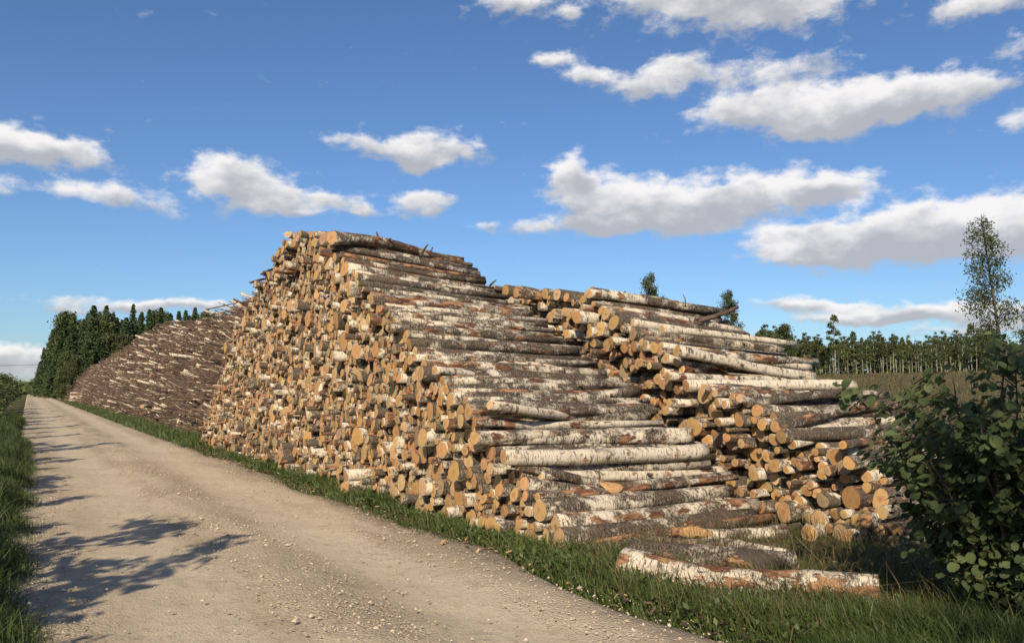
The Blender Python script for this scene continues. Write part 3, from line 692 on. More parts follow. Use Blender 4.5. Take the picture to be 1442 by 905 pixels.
# ------------------------------------------------------------------ ground
def terrain_z(x, y):
    x = np.asarray(x, float); y = np.asarray(y, float)
    n = x * N.x + y * N.y; u = x * U.x + y * U.y
    s = np.clip((n - 13) / 190, 0, 1); rise = 5.6 * (s * s * (3 - 2 * s)) * np.clip((x + 40) / 60, 0, 1)
    bumps = (.10 * np.sin(x * .37 + 1.3) * np.sin(y * .29) + .06 * np.sin(x * .9 + y * .6)) * np.clip((n - 11) / 6, 0, 1)
    verge = .10 * np.exp(-((n - 4.6) / .5) ** 2) * 0 + np.where((n > -.25) & (n < 4.15), -.09, 0.0)
    ditch = -.25 * np.exp(-((n + 2.2) / .9) ** 2)
    return rise + bumps + verge + ditch
def grid_lines(lo, hi, fine_lo, fine_hi, fine):
    a = list(np.arange(fine_lo, fine_hi + 1e-6, fine)); s = fine; x = fine_hi
    while x < hi: s *= 1.25; x += s; a.append(min(x, hi))
    s = fine; x = fine_lo
    while x > lo: s *= 1.25; x -= s; a.insert(0, max(x, lo))
    return np.array(a)
gu = grid_lines(-1500, 3000, -6, 40, .6); gn = grid_lines(-2000, 2500, -4, 14, .3)
UU, NN = np.meshgrid(gu, gn, indexing='ij'); X = UU * U.x + NN * N.x; Y = UU * U.y + NN * N.y
V = np.stack([X, Y, terrain_z(X, Y)], -1).reshape(-1, 3); a, b = UU.shape
i = (np.arange(a - 1)[:, None] * b + np.arange(b - 1)[None]).ravel()
tag(link('ground', mesh_np('ground', V, None, np.stack([i, i + b, i + b + 1, i + 1], -1), [ground_material()])), kind='structure')
# road: object axes follow the road
ru = np.concatenate([np.arange(-12, 30, .12), np.arange(30, 120, .6), np.arange(120, 520, 6)]); rn = np.linspace(-.55, 4.4, 56)
UU, NN = np.meshgrid(ru, rn, indexing='ij')
def nz(u, n, s, k): return np.sin(u * s + k) * np.sin(n * s * 1.7 + k * 2.1) + .5 * np.sin(u * s * 2.3 + n * s * 1.3 + k * 3)
Z = .012 + .02 * np.cos((NN - 2) / 2.4 * 1.4) + .008 * nz(UU, NN, 1.7, 1) + .005 * nz(UU, NN, 5.1, 2) + .030 * np.exp(-((NN - 2.05 - .06 * np.sin(UU * .8)) / .28) ** 2) + .022 * np.exp(-((NN - 3.5) / .3) ** 2) - .016 * np.exp(-((NN - 1.1) / .4) ** 2) - .012 * np.exp(-((NN - 2.85) / .3) ** 2) + .004 * nz(UU, NN, 11.3, 4)
edge_l = -.1 + .10 * nz(UU, UU * 0, .9, 3); edge_r = 3.95 + .14 * nz(UU, UU * 0, .7, 5)
Z -= .16 * np.clip((edge_l - NN) / .3, 0, 1) + .16 * np.clip((NN - edge_r) / .3, 0, 1)
V = np.stack([UU, NN, Z], -1).reshape(-1, 3); a, b = UU.shape; i = (np.arange(a - 1)[:, None] * b + np.arange(b - 1)[None]).ravel()
road_M = Matrix(((U.x, N.x, 0, 0), (U.y, N.y, 0, 0), (0, 0, 1, 0), (0, 0, 0, 1)))
road = link('road', mesh_np('road', V, None, np.stack([i, i + 1, i + b + 1, i + b], -1), [road_material()])); road.scale = (1, 1, 1)
road.data.transform(Matrix.Scale(-1, 4, Vector((0, 0, 1))) if False else Matrix.Identity(4))
road.matrix_world = Matrix(((U.x, N.x, 0, 0), (U.y, N.y, 0, 0), (0, 0, 1, 0), (0, 0, 0, 1))); tag(road, kind='structure')
def road_z(u, n): return .02 + .02 * math.cos((n - 2) / 2.4 * 1.4)
# loose stones on the road
def stones(n_st):
    acc = Acc(); ico = np.array([(0, 0, 1), (1, 0, .1), (0, 1, 0), (-1, 0, -.1), (0, -1, .1), (0, 0, -1)], float)
    F3 = np.array([(0, 1, 2), (0, 2, 3), (0, 3, 4), (0, 4, 1), (5, 2, 1), (5, 3, 2), (5, 4, 3), (5, 1, 4)])
    for _ in range(n_st):
        c = rng.random(); u = 2.0 + 26 * rng.random() ** 1.8
        n = rng.normal(2.05, .28) if c < .45 else (rng.normal(3.5, .25) if c < .66 else (rng.normal(.1, .22) if c < .82 else rng.uniform(-.2, 4.1)))
        if n > 4.0 + .1 * math.sin(u * 3) or n < -.4: continue
        s = float(np.clip(rng.lognormal(math.log(.0068), .42), .003, .026))
        a = rng.uniform(0, 6.28); ca, sa = math.cos(a), math.sin(a)
        v = ico * (s * rng.uniform(.7, 1.3, 3)) * [1, 1, .7] * rng.uniform(.8, 1.2, (6, 1))
        v = np.stack([v[:, 0] * ca - v[:, 1] * sa, v[:, 0] * sa + v[:, 1] * ca, v[:, 2]], -1)
        p = wpt(u, n, road_z(u, n) + s * .25 + .015)
        acc.add(v + np.array(p), F3, tone=np.full(6, rng.beta(2, 2)))
    return acc.mesh('loose_gravel', [stone_material()])
tag(link('loose_gravel', stones(17000)), 'pale pebbles scattered in ridges along the gravel road', 'gravel', kind='stuff')

# bark chips and splinters along the foot of the piles
acc = Acc(); box = np.array([(x_, y_, z_) for x_ in (-1, 1) for y_ in (-1, 1) for z_ in (-1, 1)], float); bq = np.array([(0, 1, 3, 2), (4, 6, 7, 5), (0, 4, 5, 1), (2, 3, 7, 6), (0, 2, 6, 4), (1, 5, 7, 3)])
for i in range(2600):
    u = 3.5 + 24 * rng.random() ** 1.5; n = rng.normal(4.25, .28) + (rng.uniform(0, 3) if u < 7 and rng.random() < .6 else 0)
    if n < 3.75: continue
    l_ = min(.04, rng.gamma(2, .009)); v = box * [l_, l_ * rng.uniform(.15, .5), .003] * rng.uniform(.7, 1.3, (8, 3)); M = np.array(Matrix.Rotation(rng.uniform(0, 6.3), 3, 'Z') @ Matrix.Rotation(rng.normal(0, .35), 3, 'X') @ Matrix.Rotation(rng.normal(0, .3), 3, 'Y'))
    acc.add(v @ M.T + np.array(wpt(u, n, .02 + rng.uniform(0, .05))), None, bq, m4=0 if rng.random() < .72 else 1, bc=v + rng.uniform(0, 9, 3), tone=np.tile((.5, .6, .3), (8, 1)))
tag(link('bark_chips', acc.mesh('bark_chips', [STICK_DARK, PEELED], smooth4=False)), 'bark chips and splinters scattered at the foot of the piles', 'bark chips', kind='stuff')

# ------------------------------------------------------------------ grass
def leaf_cloud(P, size, flat=0.3, tone=None):
    """Two-triangle leaf faces at the points with random facing."""
    n = len(P); a = rng.normal(0, 1, (n, 3)); a[:, 2] *= flat; a /= np.linalg.norm(a, axis=1)[:, None]
    c = rng.normal(0, 1, (n, 3)); b = np.cross(a, c); b /= np.linalg.norm(b, axis=1)[:, None]
    s = (np.broadcast_to(size, n) * rng.uniform(.6, 1.4, n))[:, None]
    V = np.stack([P - a * s, P + b * s * .55, P + a * s, P - b * s * .55], 1).reshape(-1, 3)
    F4 = np.arange(n * 4).reshape(n, 4); t = rng.beta(1.6, 1.8, n) if tone is None else np.clip(tone, 0, 1)
    return V, F4, np.repeat(t, 4)
def blades(P, H, width, lean=.35, tone=None, wind=(-.15, 0.05)):
    n = len(P); a = rng.uniform(0, 2 * np.pi, n); side = np.stack([np.cos(a), np.sin(a), np.zeros(n)], 1)
    b = rng.uniform(0, 2 * np.pi, n); l = rng.gamma(2.0, lean / 2, n)
    off = np.stack([np.cos(b) * l + wind[0], np.sin(b) * l + wind[1], np.zeros(n)], 1) * H[:, None]
    w = (width * rng.uniform(.6, 1.3, n))[:, None]; up = np.array([0, 0, 1.0])
    m = P + off * .3 + up * (H * .55)[:, None]; t = P + off + up * (H * (1 - .25 * np.clip(l, 0, 1)))[:, None]
    V = np.stack([P - side * w, P + side * w, m + side * w * .75, m - side * w * .75, t], 1).reshape(-1, 3)
    k = np.arange(n)[:, None] * 5
    F3 = (k[:, :, None] + np.array([[0, 1, 2], [0, 2, 3], [3, 2, 4]])[None]).reshape(-1, 3)
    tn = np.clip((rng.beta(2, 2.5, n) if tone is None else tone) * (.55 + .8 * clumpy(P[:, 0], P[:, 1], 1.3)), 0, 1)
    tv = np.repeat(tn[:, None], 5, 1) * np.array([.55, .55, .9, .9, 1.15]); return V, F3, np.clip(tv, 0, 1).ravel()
def un_pts(u, n, z=0.0):
    p = np.outer(u, np.array(U)) + np.outer(n, np.array(N)); p[:, 2] = terrain_z(p[:, 0], p[:, 1]) - .02 + z; return p
def clumpy(u, n, s=2.2): return .5 + .5 * np.sin(u * s + 1.7 * np.sin(n * s * 1.3)) * np.sin(n * s * 1.9 + np.sin(u * s * .8))
# verge between road and piles
k = 60000; u = 3.0 + 34 * rng.random(k) ** 1.9; n = 4.18 + rng.normal(0, .26, k) + np.where(u < 9, np.clip((9 - u) / 4, 0, 1) * rng.uniform(0, .9, k), 0)
ok = n > 3.72 + .12 * np.sin(u * 2.1) + .08 * np.sin(u * 5.7); u, n = u[ok], n[ok]
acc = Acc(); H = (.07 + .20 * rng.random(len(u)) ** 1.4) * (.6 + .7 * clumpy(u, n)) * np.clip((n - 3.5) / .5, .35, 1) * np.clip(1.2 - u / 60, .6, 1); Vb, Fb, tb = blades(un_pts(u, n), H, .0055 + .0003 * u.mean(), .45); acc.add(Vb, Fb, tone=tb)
# foreground, right of the road
k = 95000; x = rng.uniform(.2, 6.0, k); y = 4.2 + 6.5 * rng.random(k) ** 1.2; n = x * N.x + y * N.y; u = x * U.x + y * U.y
ok = (n > 3.80 + .14 * np.sin(u * 2.1) + .08 * np.sin(u * 5.7)) & ((u < 6.6) | (n > 7.5)) & (n < 13)
p = np.stack([x, y, np.zeros(k)], 1)[ok]; p[:, 2] = terrain_z(p[:, 0], p[:, 1]) - .02; un_, nn_ = u[ok], n[ok]
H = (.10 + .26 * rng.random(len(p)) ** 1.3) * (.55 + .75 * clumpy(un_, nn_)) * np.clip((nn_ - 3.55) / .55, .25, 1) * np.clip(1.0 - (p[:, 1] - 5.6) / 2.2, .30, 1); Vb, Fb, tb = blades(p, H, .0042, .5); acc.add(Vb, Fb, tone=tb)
# left verge
k = 42000; u = 1.0 + 55 * rng.random(k) ** 1.7; n = .12 - rng.gamma(1.6, .55, k); ok = n > -5
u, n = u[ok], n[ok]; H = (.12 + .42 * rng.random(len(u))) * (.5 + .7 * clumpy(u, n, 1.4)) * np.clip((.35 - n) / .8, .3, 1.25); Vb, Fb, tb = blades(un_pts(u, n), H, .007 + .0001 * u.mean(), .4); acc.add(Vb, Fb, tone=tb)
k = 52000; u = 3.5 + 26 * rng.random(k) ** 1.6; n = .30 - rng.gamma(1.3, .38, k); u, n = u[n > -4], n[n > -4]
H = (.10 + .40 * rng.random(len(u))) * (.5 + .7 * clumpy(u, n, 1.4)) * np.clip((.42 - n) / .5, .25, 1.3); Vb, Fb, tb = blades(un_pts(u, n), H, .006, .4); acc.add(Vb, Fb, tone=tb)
for (u0, n0) in zip(rng.uniform(3, 20, 260), 4.05 + rng.gamma(1.2, .3, 260)):
    k = int(rng.integers(8, 26)); P = np.array(wpt(u0, n0)) + rng.normal(0, 1, (k, 3)) * [.07, .07, 0] + np.array([0, 0, 1.0]) * rng.uniform(.02, .16, k)[:, None]
    Vb, Fb, tb = leaf_cloud(P, .024, 1.6); acc.add(Vb, None, Fb, tone=tb)
# far verge along the brush heap
k = 26000; u = rng.uniform(24, 110, k); n = 4.2 + rng.normal(0, .35, k); ok = n > 3.75; u, n = u[ok], n[ok]
Vb, Fb, tb = blades(un_pts(u, n), .12 + .3 * rng.random(len(u)), .018, .4); acc.add(Vb, Fb, tone=tb)
tag(link('verge_grass', acc.mesh('verge_grass', [GRASS], smooth3=True)), 'green grass on the verges beside the gravel road', 'grass', kind='stuff')
# meadow behind the piles: dry tufts
acc = Acc(); k = 60000; Yd = 11 + 190 * rng.random(k) ** 2.2; az_ = rng.uniform(-.02, .66, k); p = np.stack([Yd * np.tan(az_), Yd, np.zeros(k)], 1)
n = p[:, 0] * N.x + p[:, 1] * N.y; p = p[n > 11.3]; p[:, 2] = terrain_z(p[:, 0], p[:, 1]) - .03
sc = np.clip(p[:, 1] / 30, .5, 5); Vb, Fb, tb = blades(p, (.2 + .45 * rng.random(len(p))), .008 * sc, .5); acc.add(Vb, Fb, tone=tb)
tag(link('meadow_grass', acc.mesh('meadow_grass', [DRY], smooth3=True)), 'brown dry grass over the cleared meadow', 'grass', kind='stuff')
# dead straw in the verge
acc = Acc(); k = 2800; x = rng.uniform(.6, 4.2, k); y = rng.uniform(5.0, 9.5, k); n = x * N.x + y * N.y; u = x * U.x + y * U.y; ok = (n > 4.0) & (u < 7); p = np.stack([x, y, np.zeros(k)], 1)[ok]
Vb, Fb, tb = blades(p, .15 + .35 * rng.random(len(p)), .0028, .9); acc.add(Vb, Fb, tone=tb)
tag(link('straw', acc.mesh('straw', [DRY], smooth3=True)), 'dry straw stalks among the green verge grass', 'grass', kind='stuff')

# ------------------------------------------------------------------ trees
def trunk_mesh(name, pts, rad, mat, limbs=(), sides=7):
    acc = Acc(); V, F3, F4, bc = tube(pts, rad, sides); acc.add(V, F3, F4, bc=bc)
    for lp, lr in limbs: V, F3, F4, bc = tube(lp, lr, 4); acc.add(V, F3, F4, bc=bc)
    return acc.mesh(name, [mat])
def spruce(h, r, n_br=330, leaf=.19, rep=3):
    P = []; T = []
    for i in range(n_br):
        f = rng.random() ** .85; z = h * (.05 + .94 * f); LL = (r * (1 - f) ** .8 + .10) * rng.uniform(.55, 1.12); a = rng.uniform(0, 6.28)
        m = max(3, int(LL / .2)); t = np.linspace(.1, 1, m); d = np.array([math.cos(a), math.sin(a), 0])
        q = d[None] * (t * LL)[:, None] + np.array([0, 0, 1.0])[None] * (z - LL * .34 * t ** 1.3 + .08 * LL * t ** 3)[:, None]
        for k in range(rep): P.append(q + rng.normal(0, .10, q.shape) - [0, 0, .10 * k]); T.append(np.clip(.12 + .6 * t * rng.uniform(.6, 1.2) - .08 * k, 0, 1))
    V, F4, t = leaf_cloud(np.concatenate(P), leaf, .5, np.concatenate(T))
    return trunk_mesh('trunk', [(0, 0, -.3), (0, 0, h * .5), (0, 0, h * .99)], [h * .014, h * .009, .02], TRUNK_PINE), mesh_np('crown', V, None, F4, [FOL_SPRUCE], attrs={'tone': t}, smooth4=False)
def broad(h, r, z0, n_cl, per, leaf, mat, tmat, lean=0.0, clump=.55, tr=.015, top_heavy=0.0):
    limbs = []; P = []; T = []
    tp = [(lean * t * t * h, 0.02 * h * math.sin(3 * t), -.3 + (h * .97 + .3) * t) for t in np.linspace(0, 1, 7)]
    for i in range(n_cl):
        f = rng.random(); z = z0 + (h - z0) * (.06 + .92 * f)
        prof_ = math.sin(math.pi * (.12 + .83 * f ** (1.0 - .3 * top_heavy))) ** .7
        a = rng.uniform(0, 6.28); rad = r * prof_ * math.sqrt(rng.uniform(.15, 1))
        tx = lean * (z / h) ** 2 * h; c = np.array([tx + rad * math.cos(a), rad * math.sin(a), z])
        if rng.random() < .75: limbs.append(([(tx * .9, 0, z - rad * .7), (tx + rad * .55 * math.cos(a), rad * .55 * math.sin(a), z - rad * .2), tuple(c)], [.012 * h * (1 - f * .7) * .5, .02, .008]))
        k = int(per * rng.uniform(.6, 1.4)); q = c + rng.normal(0, 1, (k, 3)) * np.array([clump, clump, clump * .75]) * r * .33
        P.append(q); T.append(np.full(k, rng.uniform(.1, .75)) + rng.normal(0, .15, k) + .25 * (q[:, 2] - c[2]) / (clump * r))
    V, F4, t = leaf_cloud(np.concatenate(P), leaf, .8, np.concatenate(T))
    return trunk_mesh('trunk', tp, [tr * h * (1 - .9 * t) + .01 for t in np.linspace(0, 1, 7)], tmat, limbs), mesh_np('crown', V, None, F4, [mat], attrs={'tone': t}, smooth4=False)
def make_tree(name, meshes):
    o = bpy.data.objects.new(name, None); link('trunk', meshes[0], o); link('crown', meshes[1], o); return o
def plant(proto, loc, rz, sc, label, cat, group):
    r = proto.copy(); C.objects.link(r); r.location = loc; r.rotation_euler = (0, 0, rz); r.scale = sc if isinstance(sc, tuple) else (sc, sc, sc)
    for ch in proto.children: c = ch.copy(); C.objects.link(c); c.parent = r
    return tag(r, label, cat, group)
def drop_proto(protos):
    for o in protos:
        for ch in list(o.children): bpy.data.objects.remove(ch)
        bpy.data.objects.remove(o)
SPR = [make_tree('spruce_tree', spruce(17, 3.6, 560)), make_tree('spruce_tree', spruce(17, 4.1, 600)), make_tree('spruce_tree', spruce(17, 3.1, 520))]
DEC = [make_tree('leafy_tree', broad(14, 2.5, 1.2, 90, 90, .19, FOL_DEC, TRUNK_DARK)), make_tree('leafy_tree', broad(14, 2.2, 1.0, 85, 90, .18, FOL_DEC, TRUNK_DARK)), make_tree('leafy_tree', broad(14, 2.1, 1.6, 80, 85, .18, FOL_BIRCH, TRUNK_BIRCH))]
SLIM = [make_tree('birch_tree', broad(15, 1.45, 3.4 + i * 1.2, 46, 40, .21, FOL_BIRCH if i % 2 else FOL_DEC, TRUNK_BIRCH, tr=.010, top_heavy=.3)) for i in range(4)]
TI = []
def treeat(protos, x, ytop, Y, base_h, words, label=None, anchor=None, group=None, cat='tree', wide=1.0, k=None):
    """A tree whose tip shows at (x, ytop), Y metres ahead, standing on the ground there."""
    t = at_dist(x, ytop, Y); gz = float(terrain_z(t.x, t.y)); s = (t.z - gz) / base_h
    wide = wide * rng.uniform(.85, 1.2); pr = protos[int(rng.integers(len(protos))) if k is None else k]
    o = plant(pr, (t.x, t.y, gz - .1), rng.uniform(0, 6.28), (s * wide, s * wide, s), None, cat, group)
    TI.append(dict(o=o, label=label, anchor=anchor, p=t, r=.1, words=words, group=group)); return o
# wood at the end of the brush heap, right of the road
GW = 'trees of the wood beyond the brush heap'
for x, y, Y, kind, lab, an in [
   (92,437,165,0,'tall spruce topping the wood right above the far road','the tall spruce above the far road'),(75,462,185,0,None,None),(62,488,210,0,None,None),(54,515,250,0,None,None),(104,446,150,0,None,None),
   (82,480,150,0,None,None),(96,492,130,1,'broad leafy tree bulging low beside the far road','the broad leafy tree by the road'),(70,505,170,0,None,None),(118,448,160,0,None,None),(132,441,150,0,None,None),(148,438,152,1,'rounded leafy tree with the widest crown in the wood','the widest rounded crown'),
   (122,478,125,0,None,None),(140,470,128,0,None,None),(108,500,118,1,None,None),(165,446,155,0,None,None),(188,427,150,0,'darkest pointed spruce rising over the brush heap','the darkest pointed spruce'),(178,446,148,0,None,None),(200,438,160,0,None,None),
   (172,470,130,1,None,None),(155,468,130,2,None,None),(216,436,165,0,None,None),(227,432,165,0,'slender twin-topped spruce midway along the wood','the slender spruce midway'),(240,440,170,0,None,None),(252,437,165,0,None,None),(262,436,172,0,None,None),(275,432,165,0,'last tall spruce before the brush heap hides the wood','the last tall spruce'),
   (288,437,175,0,None,None),(300,440,180,0,None,None),(292,434,170,0,None,None),(316,444,175,0,None,None),(208,452,150,0,None,None),(234,448,155,0,None,None),(58,530,200,0,None,None),(88,515,115,1,None,None),(66,535,150,1,None,None)]:
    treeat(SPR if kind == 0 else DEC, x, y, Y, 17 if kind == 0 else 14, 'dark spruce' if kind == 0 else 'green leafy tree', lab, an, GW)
for j in range(26):
    x = 84 + 250 * (j + rng.uniform(-.3, .3)) / 26; kind = 0 if rng.random() < .72 else 1
    treeat(SPR if kind == 0 else DEC, x, 445 + rng.normal(0, 5), rng.uniform(165, 195), 17 if kind == 0 else 14, 'dark spruce' if kind == 0 else 'green leafy tree', None, None, GW)
# far treeline on the right
GT = 'white-stemmed trees of the far treeline'
for x, y, Y, lab, an in [(1103,457,190,'bushy round-topped tree at the left end of the far treeline','the bushy tree at the left end'),(1173,443,185,'tallest white-stemmed birch standing out of the far treeline','the tallest far birch'),
   (1135,466,195,None,None),(1152,470,200,None,None),(1221,478,205,None,None),(1295,480,210,'yellowish birch midway along the far treeline','the yellowish mid birch'),(1390,470,205,'dark rounded crown behind the tall sparse birch','the dark rounded crown')]:
    treeat(SLIM if x not in (1103, 1390) else DEC, x, y, Y, 15 if x not in (1103, 1390) else 14, 'slim white-stemmed birch', lab, an, GT, wide=1.15)
for i in range(104):
    x = 1070 + 430 * (i + rng.uniform(-.5, .5)) / 104; Y = rng.uniform(190, 240); y = 475 + 6 * math.sin(x * .045) + 4 * math.sin(x * .017 + 1) + rng.normal(0, 5) - (6 if x < 1150 else 0)
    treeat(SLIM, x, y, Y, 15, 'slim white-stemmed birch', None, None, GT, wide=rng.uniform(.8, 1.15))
# dense wood behind, one mass
acc = Acc()
for i in range(330):
    x = 1010 + 620 * rng.random(); Y = rng.uniform(240, 300); t = at_dist(x, 489 + rng.normal(0, 4), Y); gz = float(terrain_z(t.x, t.y)); h = t.z - gz
    k = 90; f = rng.random(k) ** .8; P = np.stack([t.x + rng.normal(0, 1.9, k) * (1.15 - f), t.y + rng.normal(0, 1.9, k) * (1.15 - f), gz + h * (.02 + .98 * f)], 1)
    V, F4, tn = leaf_cloud(P, .85, .7, np.full(k, rng.uniform(.05, .8)) + rng.normal(0, .15, k)); acc.add(V, None, F4, tone=tn)
tag(link('far_wood', acc.mesh('far_wood', [FOL_DEC], smooth4=False)), 'dense dark wood behind the white-stemmed treeline', 'wood', kind='stuff')
acc = Acc()
for i in range(420):
    Y = rng.uniform(260, 700); x = rng.uniform(-60, 200); t = at_dist(x, 541 + rng.normal(0, 2.0), Y); gz = 0
    k = 26; f = rng.random(k); P = np.stack([t.x + rng.normal(0, 3, k), t.y + rng.normal(0, 3, k), gz + max(2.0, t.z) * f], 1)
    V, F4, tn = leaf_cloud(P, 1.6, .7); acc.add(V, None, F4, tone=tn)
tag(link('distant_wood', acc.mesh('distant_wood', [FOL_DEC], smooth4=False)), 'distant wood on the horizon beyond the road', 'wood', kind='stuff')
# single trees
def sparse_birch(h, r, z0, n_l, per, leaf, lean):
    tp = [(lean * t ** 1.5 * h * .5 + .12 * math.sin(5 * t), .1 * math.sin(4 * t), -.3 + (h + .3) * t) for t in np.linspace(0, 1, 10)]
    tpx = np.array(tp); limbs = []; P = []; T = []
    for i in range(n_l):
        f = (i + rng.random()) / n_l; z = z0 + (h - z0) * f * .97; c = np.array([np.interp(z, tpx[:, 2], tpx[:, k]) for k in range(3)])
        L = r * (math.sin(math.pi * (.22 + .72 * f))) ** .8 * rng.uniform(.5, 1.15); a = rng.uniform(0, 6.28)
        d = np.array([math.cos(a), math.sin(a), .75]); e = c + d * L * .75 + np.array([lean * L * 1.1, 0, 0]); e2 = e + np.array([math.cos(a) * .25 * L + lean * L * .8, math.sin(a) * .25 * L, -.12 * L])
        limbs.append(([tuple(c), tuple((c + e) / 2 + [0, 0, .06 * L]), tuple(e), tuple(e2)], [.035 * (1 - f) + .012, .018, .010, .004]))
        k = int(per * L / r); t = rng.uniform(.25, 1.1, k)
        q = c + (e2 - c) * t[:, None] + rng.normal(0, 1, (k, 3)) * [.2, .2, .22] * (0.5 + L * .35) - np.array([0, 0, .18])
        P.append(q); T.append(rng.uniform(0, .8, k))
    V, F4, t = leaf_cloud(np.concatenate(P), leaf, .9, np.concatenate(T))
    return trunk_mesh('trunk', tp, [.012 * h * (1 - .92 * t) + .012 for t in np.linspace(0, 1, 10)], TRUNK_DARK, limbs), mesh_np('crown', V, None, F4, [FOL_BIRCH], attrs={'tone': t}, smooth4=False)
BIR = [make_tree('birch_tree', sparse_birch(11.5, 1.75, 2.1, 85, 135, .075, -.16)), make_tree('birch_tree', sparse_birch(11, 1.55, 3.0, 70, 260, .085, -.14))]
def single(k, x, y, Y, base, lab, an, wide=1.0, rz=0.0):
    o = treeat([BIR[k]], x, y, Y, base, 'birch', lab, an, None, wide=wide); o.rotation_euler = (0, 0, rz); return o
single(0, 1402, 300, 46, 11.5, 'tall sparse birch leaning left above the bush', 'the tall sparse birch', 1.0)
single(1, 1470, 420, 50, 11.0, 'lower dark birch at the frame edge beside the tall sparse birch', None, 1.3)
single(1, 926, 380, 62, 11.0, 'small windswept birch peeping over the rear pile crest', None, .75)
single(1, 1034, 405, 66, 11.0, 'dark narrow birch standing just right of the rear pile crest', None, .85, .4)
treeat(DEC, 1070, 463, 150, 14, 'tree', 'low bushy tree crown just behind the rear pile\'s right shoulder', None, None)
# bushes on the left verge, far along the road
GB = 'bushes along the left roadside'
BUSH = [make_tree('roadside_bush', broad(3, 1.5, .3, 30, 60, .10, FOL_DEC, TRUNK_DARK, tr=.02)), make_tree('roadside_bush', broad(3, 1.3, .2, 28, 60, .09, FOL_DEC, TRUNK_DARK, tr=.02))]
for j, (u_, n_, h_) in enumerate([(33, -2.4, 1.7), (37, -1.9, 2.1), (41, -2.7, 2.6), (45, -2.0, 2.3), (50, -2.9, 2.9), (55, -2.1, 2.3), (61, -2.6, 2.9), (68, -2.3, 2.6), (77, -2.2, 2.8), (88, -2.4, 3.0), (102, -2.3, 3.0), (120, -2.4, 3.4)]):
    p = wpt(u_, n_, -.1); s = h_ / 3
    o = plant(BUSH[j % 2], p, rng.uniform(0, 6), (s * 1.05, s * 1.05, s), None, 'bush', GB)
    TI.append(dict(o=o, label=('nearest' if j == 0 else ['', 'second', 'third', 'fourth', 'fifth', 'sixth', 'seventh', 'eighth', 'ninth', 'tenth', 'eleventh', 'furthest'][j]) + ' dark bush going away along the left roadside', anchor=None, p=p, r=.1, words='bush', group=GB))
# young trees on the left roadside behind and beside the camera: their shade falls across the road
GY = 'young trees on the left roadside'
YNG = [make_tree('young_tree', broad(4.5, .72, .6, 26, 50, .085, FOL_DEC, TRUNK_DARK, tr=.012)), make_tree('young_tree', spruce(4.5, .66, 105, .085, 2)), make_tree('young_tree', broad(4.5, .5, .9, 20, 42, .085, FOL_BIRCH, TRUNK_BIRCH, tr=.012)), make_tree('young_tree', broad(4.5, .85, .5, 28, 50, .09, FOL_DEC, TRUNK_DARK, tr=.012))]
SHADE = [(-2.6,-3.1,3.7),(-1.0,-2.7,3.2),(.6,-3.2,4.0),(2.0,-2.9,3.3),(3.3,-3.3,5.3),(5.6,-3.2,4.9),(7.6,-2.9,3.4),(9.6,-3.2,3.9),(11.4,-2.8,3.3),(13.4,-3.1,3.8),(15.6,-2.9,3.4),(18.0,-3.1,3.8),(20.6,-3.4,5.7),(24,-3.2,3.9),(27.5,-3.5,5.2),(31,-3.4,4.2),(34.5,-3.8,5.8),(39,-3.6,4.4),(43,-4.0,5.6),(49,-4.2,6.2),(56,-4.2,5.6),(63,-4.5,6.2),(72,-4.4,5.8)]
SHADE += [(-3.5,-2.8,3.7),(-.2,-2.7,3.3),(1.3,-2.9,3.6),(2.7,-2.6,3.0),(4.5,-2.9,3.7),(8.6,-3.0,3.2),(12.4,-3.0,3.6),(17,-3.0,4.2),(22.3,-3.2,4.4)]
SHADE += [(-3 + 1.25 * q + rng.uniform(-.4, .4), -2.25 + rng.uniform(-.3, .2), rng.uniform(1.7, 2.4)) for q in range(20)]
for j, (u_, n_, h_) in enumerate(SHADE):
    p = wpt(u_, n_, -.1); s = h_ / 4.5
    plant(YNG[(1, 0, 1, 2)[j % 4] if h_ > 2.5 else 2 * (j % 2)], p, rng.uniform(0, 6), (s, s, s), 'young slender tree by the left ditch, outside the view', 'tree', GY)
# big trees behind the camera: they shade the bush and the right foreground
BIGT = make_tree('leafy_tree', broad(11, 1.9, 2.0, 46, 60, .12, FOL_DEC, TRUNK_DARK))
for (x_, y_, s_) in [(1.55, -8.5, 1.08), (3.7, -7.6, 1.0)]:
    plant(BIGT, (x_, y_, -.1), rng.uniform(0, 6), s_, 'tall leafy tree standing behind the viewpoint', 'tree', 'tall trees behind the viewpoint')
drop_proto(SPR + DEC + SLIM + BIR + BUSH + YNG + [BIGT])
auto_labels(TI, 'tree', lambda it: it['words'])
for it in TI: tag(it['o'], it['label'])

